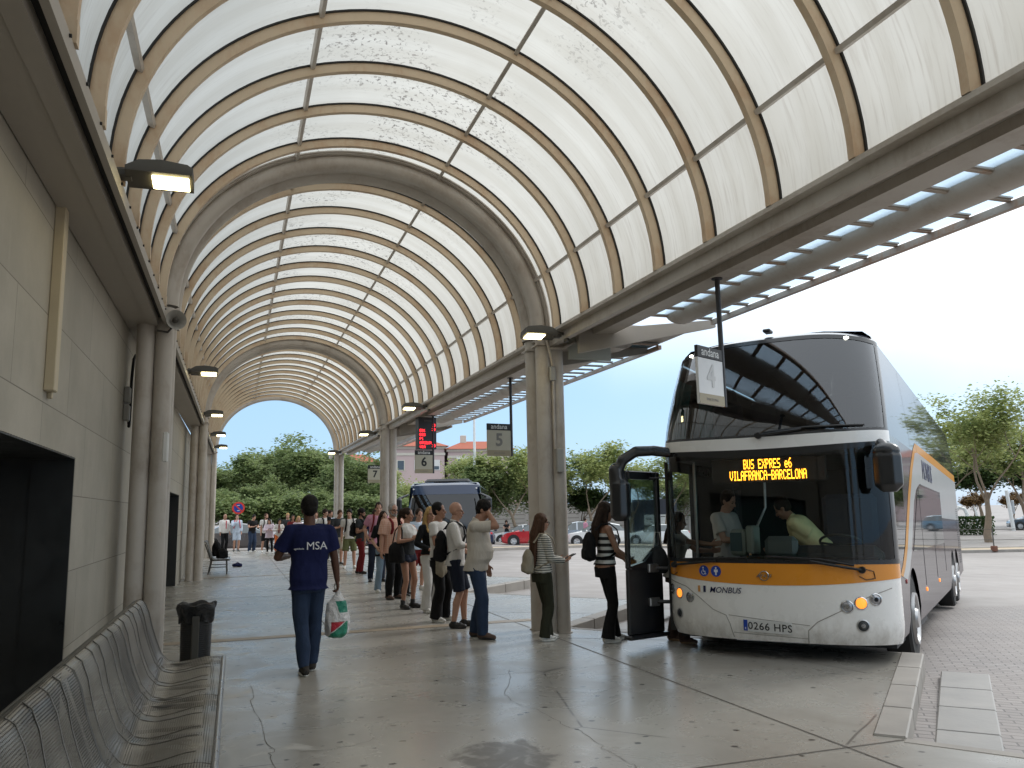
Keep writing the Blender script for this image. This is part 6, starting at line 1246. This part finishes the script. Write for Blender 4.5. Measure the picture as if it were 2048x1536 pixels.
def tree(name, seed, H_, cr, cb, nl, leafm, airy=1., ls=.2, tr=.16, lean=0., multi=3):
    rnd = random.Random(seed); o = empty(name); tb = MB(); tips = []
    def branch(p, d, L, r_, lev):
        pts = [p]; rr = [r_]; n = 5
        for i in range(n):
            d = (d+Vector((rnd.gauss(0, .12), rnd.gauss(0, .12), rnd.gauss(.03, .08)))).normalized(); p = p+d*L/n; pts.append(p); rr.append(r_*(1-.55*(i+1)/n))
            if lev >= 2 and i >= 2: tips.append((p, lev))
        tb.tube(pts, rr, 8 if lev < 2 else 5)
        if lev < 3:
            for k in range((multi if lev == 0 else 3)+ (1 if lev == 1 else 0)):
                a = rnd.uniform(0, 2*pi) + k*2.1; t_ = rnd.uniform(.55, 1) if lev else rnd.uniform(.85, 1); q = pts[min(n, int(t_*n))]
                up_ = rnd.uniform(.35, 1.1) if lev else rnd.uniform(.8, 1.5); nd = (Vector((cos(a), sin(a), up_))).normalized(); nd = (nd+d*.35).normalized()
                branch(q, nd, L*rnd.uniform(.55, .8) if lev else (H_-cb)*rnd.uniform(.42, .6), rr[-1]*rnd.uniform(.6, .85), lev+1)
    branch(Vector((0, 0, -.2)), Vector((lean, 0, 1)).normalized(), cb+.3, tr, 0); tb.build('trunk', m_bark, o)
    zc = (H_+cb)/2+.2; cl = []
    for p, lev in tips:
        q = p.copy(); e = ((q.x/cr)**2+(q.y/cr)**2+((q.z-zc)/((H_-cb)*.56))**2)
        if e < 1.15: cl.append(q)
    nc = int(26*airy)+10
    while len(cl) < nc+30:
        v_ = Vector((rnd.gauss(0, 1), rnd.gauss(0, 1), rnd.gauss(0, 1))).normalized()*rnd.uniform(.55, 1.0); cl.append(Vector((v_.x*cr, v_.y*cr, zc+v_.z*(H_-cb)*.52)))
    rnd.shuffle(cl); cl = cl[:max(60, nc+30)]; lm = MB(); sz = [rnd.uniform(.35, 1.0)*cr*.20 for _ in cl]
    vs = []; fs = []
    for i in range(nl):
        k = rnd.randrange(len(cl)); c_ = cl[k]; s_ = sz[k]; p = Vector((c_.x+rnd.gauss(0, s_), c_.y+rnd.gauss(0, s_), c_.z+rnd.gauss(0, s_*.6)))
        a = rnd.uniform(0, 2*pi); d = Vector((cos(a), sin(a), rnd.uniform(-.7, .35))).normalized(); w_ = d.cross(Vector((rnd.gauss(0, .5), rnd.gauss(0, .5), 1))).normalized(); l_ = ls*rnd.uniform(.6, 1.4); q = l_*.32
        j = len(vs); vs += [p-w_*q*.3, p+d*l_*.5-w_*q, p+d*l_, p+d*l_*.5+w_*q]; fs.append((j, j+1, j+2, j+3))
    lm.add(vs, fs, 0, False); lm.build('crown', leafm, o); return o
TG = {'a': 'feathery green trees in the car park', 'b': 'dense green trees beyond the platform end'}
A1 = tree('acacia_tree', 3, 7.6, 2.9, 2.1, 6500, lf1, .8, .22); A2 = tree('acacia_tree', 8, 7.6, 3.1, 2.2, 5500, lf1, .6, .23, lean=.06, multi=2); A3 = tree('broadleaf_tree', 15, 8.2, 3.6, 1.6, 15000, lf3, 1.3, .25); A4 = tree('dark_tree', 21, 5.0, 2.8, 1.6, 9000, lf2, 1.3, .24)
A6 = tree('bush', 61, 3.6, 2.3, .35, 9000, lf3, 1.2, .22, .07)
A5 = tree('broadleaf_tree', 33, 8.4, 3.9, 1.3, 13000, lf3, 1.5, .27)
used = set()
def plant(src, x, y, h, H0, label, rz, group=None, dz=0.):
    s_ = h/H0
    if id(src) in used: o = copy_tree(src)
    else: o = src; used.add(id(src))
    o.location = (x, y, zr(x, y)+dz); o.rotation_euler = (0, 0, rz); o.scale = (s_, s_, s_); tag(o, label, 'tree', group); return o
LB_ = ['leftmost green tree beyond the far end, beside the left columns', 'green tree second from the left beyond the far end', 'green tree behind the no-parking sign', 'tallest green tree in the middle of the far arch opening', 'big green tree right behind the walking man', 'green tree between the walking man and the end column', 'green tree just right of the far end column']
for i, (x, y, h) in enumerate([(-1.6, 62.2, 6.6), (0, 66, 8.0), (2.0, 70.1, 8.6), (4.2, 68.3, 9.3), (5.9, 63.5, 8.3), (7.6, 66.1, 8.6), (8.4, 60.4, 7.0)]): plant(A3 if i % 2 else A5, x, y, h, 8.3, LB_[i], i*1.3, TG['b'])
for i, (x, y, h, lb) in enumerate([(-4, 58, 6.8, 'green tree hidden mostly behind the left columns'), (1.2, 57.5, 4.6, 'low green tree behind the dark grey saloon'), (6.2, 56, 4.6, 'low green tree behind the white hatchbacks of the far end'), (10.2, 57.5, 4.8, 'low green tree behind sign 7'), (3.6, 59, 5, 'low green tree below the tallest tree'), (-1.5, 55, 4.2, 'low green tree by the charcoal car')]): plant(A5 if i % 2 else A3, x, y, h, 8.2, lb, i*2.1+.5, TG['b'])
for i, (s_, x, y, h, lb) in enumerate([(A1, 11.8, 72, 7.6, 'pale green tree in front of the pink building with the green awning'), (A2, 13.8, 64.8, 5.6, 'small yellowish tree left of the dark blue coach roof'), (A3, 16.6, 62.8, 5.6, 'green tree rising behind the dark blue coach'), (A1, 21.0, 74, 9.4, 'tall thin tree with yellow leaves beside the white lamp post'), (A3, 18.2, 60.0, 6.9, 'green tree right of the dark blue coach'), (A2, 19.9, 57.2, 8.6, 'feathery tree behind sign 5'), (A3, 23.2, 62.6, 8.4, 'green tree left of the near right column'), (A4, 27.0, 63.0, 4.9, 'small dark evergreen behind the pale cars'), (A2, 26.1, 57.4, 9.2, 'tall airy tree between the near column and the coach mirror'), (A1, 24.4, 60.0, 7.6, 'pale green tree right beside the near column'), (A1, 31.8, 64.0, 9.2, 'feathery tree behind the open bus door'), (A2, 31.8, 57.5, 8.8, 'feathery tree seen just left of the double-deck coach'), (A3, 38, 66, 7.4, 'green tree behind the double-deck coach')]): plant(s_, x, y, h, 7.8 if s_ is not A4 else 5.0, lb, i*1.7, TG['a'], dz=-.1)
BL_ = ['low bush behind the leftmost columns', 'low bush behind the bald man in the red tie', 'low bush behind the boy in pale blue', 'low bush behind the young man in the black T-shirt', 'low bush behind the woman in the white coat', 'low bush behind the woman in dark red', 'low bush left of the end column', 'low bush right of the end column', 'low bush behind the tall man in pink']
for i, (x, y, h) in enumerate([(-3.6, 53, 3.4), (-.8, 54, 3.8), (1.6, 55, 3.5), (3.6, 54.5, 3.9), (5.4, 55.5, 3.5), (7.2, 54.8, 3.9), (8.8, 54, 3.6), (10.4, 55, 3.8), (12.4, 56, 3.6)]): o = plant(A6, x, y, h, 3.6, BL_[i], i*1.9, 'bushes beyond the platform end'); o['category'] = 'bush'
RT = tree('acacia_tree', 41, 11.6, 4.8, 3.2, 9500, lf1, .75, .24, .26, lean=-.05, multi=3); RT.location = (46.8, 41.6, zr(50, 0)); tag(RT, 'large airy tree with a bare pale trunk right of the double-deck coach', 'tree')
plant(A2, 58, 55, 11.0, 7.8, 'tall tree behind the large airy tree at the right', .7, TG['a']); plant(A1, 54.5, 45.0, 11.4, 7.8, 'tall tree cut off by the right edge of the picture', 2.9, TG['a'])
for i, (x, y, h, s_) in enumerate([(66, 68, 7.5, A3), (74, 66, 8, A4), (82, 66, 8, A4), (88, 62, 8, A3), (60, 66, 6, A4), (95, 58, 9, A3)]): plant(s_, x, y, h, 8.2 if s_ is A3 else 5.0, 'dark green tree number %d from the left in the park behind the hedge' % (i+1) if False else ['dark tree behind the left end of the hedge', 'dark evergreen behind the hedge, left of the airy trunk', 'dark evergreen behind the white pole at the right', 'green tree at the far right behind the parked cars', 'dark evergreen just behind the coach tail', 'green tree beyond the right edge of the car row'][i], i*1.1, 'trees of the park on the right')
RU = tree('clipped_russet_tree', 51, 4.2, 1.5, 2.0, 5000, lf4, 1.5, .2, .1); RU.location = (66.5, 60.5, zr(60, 0)); tag(RU, 'small round reddish brown tree behind the hedge', 'tree', 'small russet trees'); c_ = copy_tree(RU, loc=(71.5, 60.5, zr(60, 0)), label='small round reddish brown tree behind the dark car at the right')
hb = MB(); rnd = random.Random(5); vs = []; fs = []; hd_ = Vector((.62, -.58, 0)).normalized(); hn_ = Vector((hd_.y, -hd_.x, 0))
for i in range(15000):
    a = rnd.uniform(-12, 1.0); side_ = rnd.random(); bq = rnd.uniform(-.7, .7); z = rnd.uniform(.02, 1.42)
    if side_ < .5: bq = -.7+abs(rnd.gauss(0, .06))
    elif side_ < .75: z = 1.42-abs(rnd.gauss(0, .05))
    else: bq = .7
    p = Vector((0, 0, z))+hd_*a-hn_*bq*-1; d = Vector((rnd.gauss(0, 1), rnd.gauss(0, 1), rnd.gauss(0, 1))).normalized()*.13; w_ = d.cross(Vector((rnd.gauss(0, 1), rnd.gauss(0, 1), 1))).normalized()*.045
    j = len(vs); vs += [p-w_, p+d*.5-w_*1.4, p+d, p+d*.5+w_*1.4]; fs.append((j, j+1, j+2, j+3))
hb.add(vs, fs, 0, False); ho = hb.build('hedge', leaf_mat('hedge leaves', (.03, .065, .018), (.06, .11, .025), (.10, .15, .04))); ho.location = (57.0, 51.4, zr(60, 0)); tag(ho, 'low clipped dark green hedge behind the airy tree trunk at the right', 'hedge')
hb = MB(); hb.box(-6, 6, -.6, .6, 0, 1.36, M=basis((0, 0, 0), hd_, -hn_) @ Matrix.Translation((-2.9, 0, 0)).inverted() if False else basis(-hd_*5.2, hd_, hn_)); hb.build('inner_mass', mat('hedge core', (.03, .05, .015), .9), ho)
# cable fence on the verge at the right
fo = empty('cable_fence', (38, 33, 0), 0, 'low cable fence of thin posts with rusty concrete feet along the verge at the right', 'fence')
pp = [(27.5+i*2.05, 41.4-i*1.62) for i in range(10)]
m_rf = mat('rusty foot', (.16, .07, .045), .9)
for x, y in pp:
    z = zr(x, y)+.1; b = MB(); b.cyl((x-38, y-33, z), (x-38, y-33, z+1.15), .03, n=8); b.build('post', m_lampbody, fo); b = MB(); b.bbox(x-38-.13, x-38+.13, y-33-.13, y-33+.13, z-.05, z+.24, .03); b.build('foot', m_rf, fo)
for hgt in (.55, 1.1):
    b = MB(); b.tube([(x-38, y-33, zr(x, y)+.1+hgt) for x, y in pp], .014, 6); b.build('cable', m_lampbody, fo)
# ------------------------------------------------------------------ buildings, walls and poles beyond
def slatwall():
    t = NT('ribbed concrete wall'); X, Y, Z = t.xyz(t.coord()); a = t.math('PINGPONG', t.math('MULTIPLY', Z, 2.6), .5); n = t.noise(t.coord(), .7, 5)
    t.set(t.mix(t.ramp(a, .06, .10), (.22, .20, .19), t.mix(n, (.42, .39, .37), (.50, .47, .44))), .8); return t.m
b = MB(); b.box(-14, 17, 0, .3, -.2, 3.2); wl = b.build('boundary_wall', slatwall()); wl.location = (29, 70.4, -1.05); wl.rotation_euler = (0, 0, -.33); tag(wl, 'long pale wall with horizontal grooves behind the parked cars', 'wall')
b = MB(); 
for x in (-14, -9, -4, 1, 6, 11, 16.7): b.box(x, x+.35, -.06, -.003, -.2, 3.3)
b.build('pier', mat('pier concrete', (.44, .41, .39), .8), wl)
b = MB(); b.bbox(-1.6, 2.2, 0, .12, 0, 3.4, .02); hg = b.build('hoarding', mat('dark hoarding', (.05, .055, .075), .6)); hg.location = (33.8, 63.4, -1.05); hg.rotation_euler = (0, 0, -.45); tag(hg, 'dark hoarding with a white notice panel behind the open bus door', 'hoarding')
b = MB(); b.box(-.6, 1.4, -.02, -.003, 1.25, 2.1); pn = b.build('notice_panel', m_wp, hg); b = MB()
for i, (x0, x1, z0) in enumerate(((-.45, .05, 1.78), (-.4, .1, 1.66), (-.1, .1, 1.45), (.8, 1.2, 1.9))): b.box(x0, x1, -.026, -.0205, z0, z0+.06)
b.build('print', m_print, pn)
o = empty('lamp_post', (16.6, 58.0, zr(16.6, 0)), 0, 'tall thin white lamp post rising behind the dark blue coach', 'lamp post'); b = MB(); b.cyl((0, 0, 0), (0, 0, 10.5), .13, .08, n=12); b.build('pole', m_wp, o); b = MB(); b.bbox(-.7, .7, -.12, .12, 10.45, 10.6, .04); b.build('lamp_head', m_alu, o); b = MB(); b.bbox(-.15, .3, -.12, .12, 3.6, 3.9, .05); b.build('sensor_box', m_wp, o)
o = empty('utility_pole', (66, 56.0, zr(60, 0)), 0, 'short white utility pole left of the dark car at the far right', 'pole'); b = MB(); b.cyl((0, 0, 0), (-.35, 0, 3.6), .17, .15, n=10); b.build('pole', m_wp, o); b = MB(); b.bbox(.15, .3, -.1, .1, 1.5, 2.7, .02); b.build('box', m_alu, o)
o = empty('no_parking_sign', (.13, 41.0, 0), .05, 'round no-parking sign with red ring and blue centre on a post at the far end', 'road sign')
b = MB(); b.cyl((0, .03, 0), (0, .03, 2.3), .03, n=10); b.build('post', m_alu, o); b = MB(); b.cyl((0, -.02, 2.0), (0, 0, 2.0), .29, n=32); b.build('plate', mat('sign red', (.62, .05, .035), .4), o)
b = MB(); b.cyl((0, -.024, 2.0), (0, -.0205, 2.0), .205, n=32); b.build('face', m_blue, o)
b = MB(); Md = Matrix.Translation((0, 0, 2.0)) @ Matrix.Rotation(radians(45), 4, 'Y'); b.box(-.22, .22, -.029, -.0245, -.03, .03, M=Md); b.build('bar', mat('sign red', (.62, .05, .035), .4), o)
b = MB(); b.box(-.06, .06, -.028, -.0245, 2.11, 2.135); b.box(-.06, .06, -.028, -.0245, 1.865, 1.89); b.build('mark', m_wp, o)
m_pink = mat('pink render', (.52, .40, .38), .85, var=.06, sc=.5); m_cream = mat('cream trim', (.58, .54, .46), .8); m_roof = mat('red roof tiles', (.36, .10, .055), .85, var=.25, sc=2, bump=.6); m_shut = mat('white shutter', (.66, .65, .62), .6); m_wgl = gloss('window glass', (.05, .06, .07), .08, 0, 1)
def building(x, y, rz, W_, D_, z0, z1, cols, rows, label, extra=None):
    o = empty('apartment_building', (x, y, 0), rz, label, 'building')
    b = MB(); b.box(0, W_, 0, D_, z0, z1); b.build('wall', m_pink, o); b = MB(); b.box(-.25, W_+.25, -.25, D_+.25, z1, z1+.3); b.box(-.1, W_+.1, -.1, -.003, z1-.9, z1-.55); b.build('cornice', m_cream, o)
    b = MB(); b.add([(-.6, -.6, z1+.31), (W_+.6, -.6, z1+.31), (W_+.6, D_+.6, z1+.31), (-.6, D_+.6, z1+.31), (W_*.3, D_/2, z1+1.7), (W_*.7, D_/2, z1+1.7)], [(0, 1, 5, 4), (1, 2, 5), (2, 3, 4, 5), (3, 0, 4), (3, 2, 1, 0)], sm=False); rf = b.build('roof', m_roof, o)
    b = MB(); b.bbox(W_*.25, W_*.25+.8, D_*.4, D_*.4+.6, z1+.8, z1+2.5, .05); b.build('chimney', m_cream, rf)
    for r_ in range(rows):
        for c in range(cols):
            xx = (c+.5)*W_/cols; zz = z1-2.2-r_*2.9
            if zz-1 < z0: continue
            b = MB(); b.box(xx-.55, xx+.55, -.06, -.003, zz-.7, zz+.7); wf = b.build('window', m_shut if (c+r_) % 3 else m_cream, o); b = MB(); b.box(xx-.42, xx+.42, -.075, -.0605, zz-.6, zz+(.6 if (c*7+r_*3) % 4 == 0 else -.15)); b.build('pane', m_wgl, wf)
    return o
b1 = building(19.5, 108, -.12, 7.0, 9, -1, 10.1, 3, 4, 'pink apartment block with a red tiled roof behind sign 6')
b2 = building(27.0, 107.2, -.12, 8.6, 8, -1, 9.7, 3, 4, 'pink apartment block with a glazed bay and tiled roof right of sign 6')
b = MB(); b.bbox(1.0, 4.2, -1.0, -.003, 6.3, 8.9, .05); bay_ = b.build('bay', m_shut, b2); b = MB()
for i in range(4): b.box(1.15+i*.76, 1.75+i*.76, -1.02, -1.005, 7.0, 8.6)
b.build('pane', m_wgl, bay_); b = MB(); b.bbox(-.2, .1, -1.3, -.003, 5.6, 6.3, .05); b.build('balcony', m_post, b2)
b3 = building(12.0, 112, -.05, 6.5, 8, -1, 8.2, 3, 3, 'pink building with a green awning behind sign 7')
b = MB(); b.bbox(1.2, 5.6, -1.2, -.003, 7.0, 8.0, .05); b.build('awning', mat('green awning', (.02, .22, .13), .7), b3)
b4 = building(36.5, 118, -.25, 6, 8, -1, 8.0, 2, 3, 'low house with a red tiled roof seen through the trees right of the lamp post')
b5 = building(104, 86, -.9, 12, 9, -1, 8, 4, 2, 'cream house front glimpsed through the leaves of the airy tree at the right')
# two white abstract figures in the park
for i, (x, lb) in enumerate(((62.3, 'white curved sculpture left of the airy tree trunk'), (64.0, 'thin white upright sculpture beside the curved one'))):
    b = MB(); 
    if i == 0: b.tube([(0, 0, 0), (.35, 0, .6), (.45, 0, 1.2), (.3, 0, 1.7), (-.1, 0, 1.85), (-.4, 0, 1.6), (-.4, 0, 1.25)], .16, 10)
    else: b.tube([(0, 0, 0), (.1, 0, .9), (-.05, 0, 1.9)], [.16, .13, .07], 10)
    o = b.build('sculpture', m_wp); o.location = (x, 58.0, zr(60, 0)+.3); o.rotation_euler = (0, 0, -.85); tag(o, lb, 'sculpture')
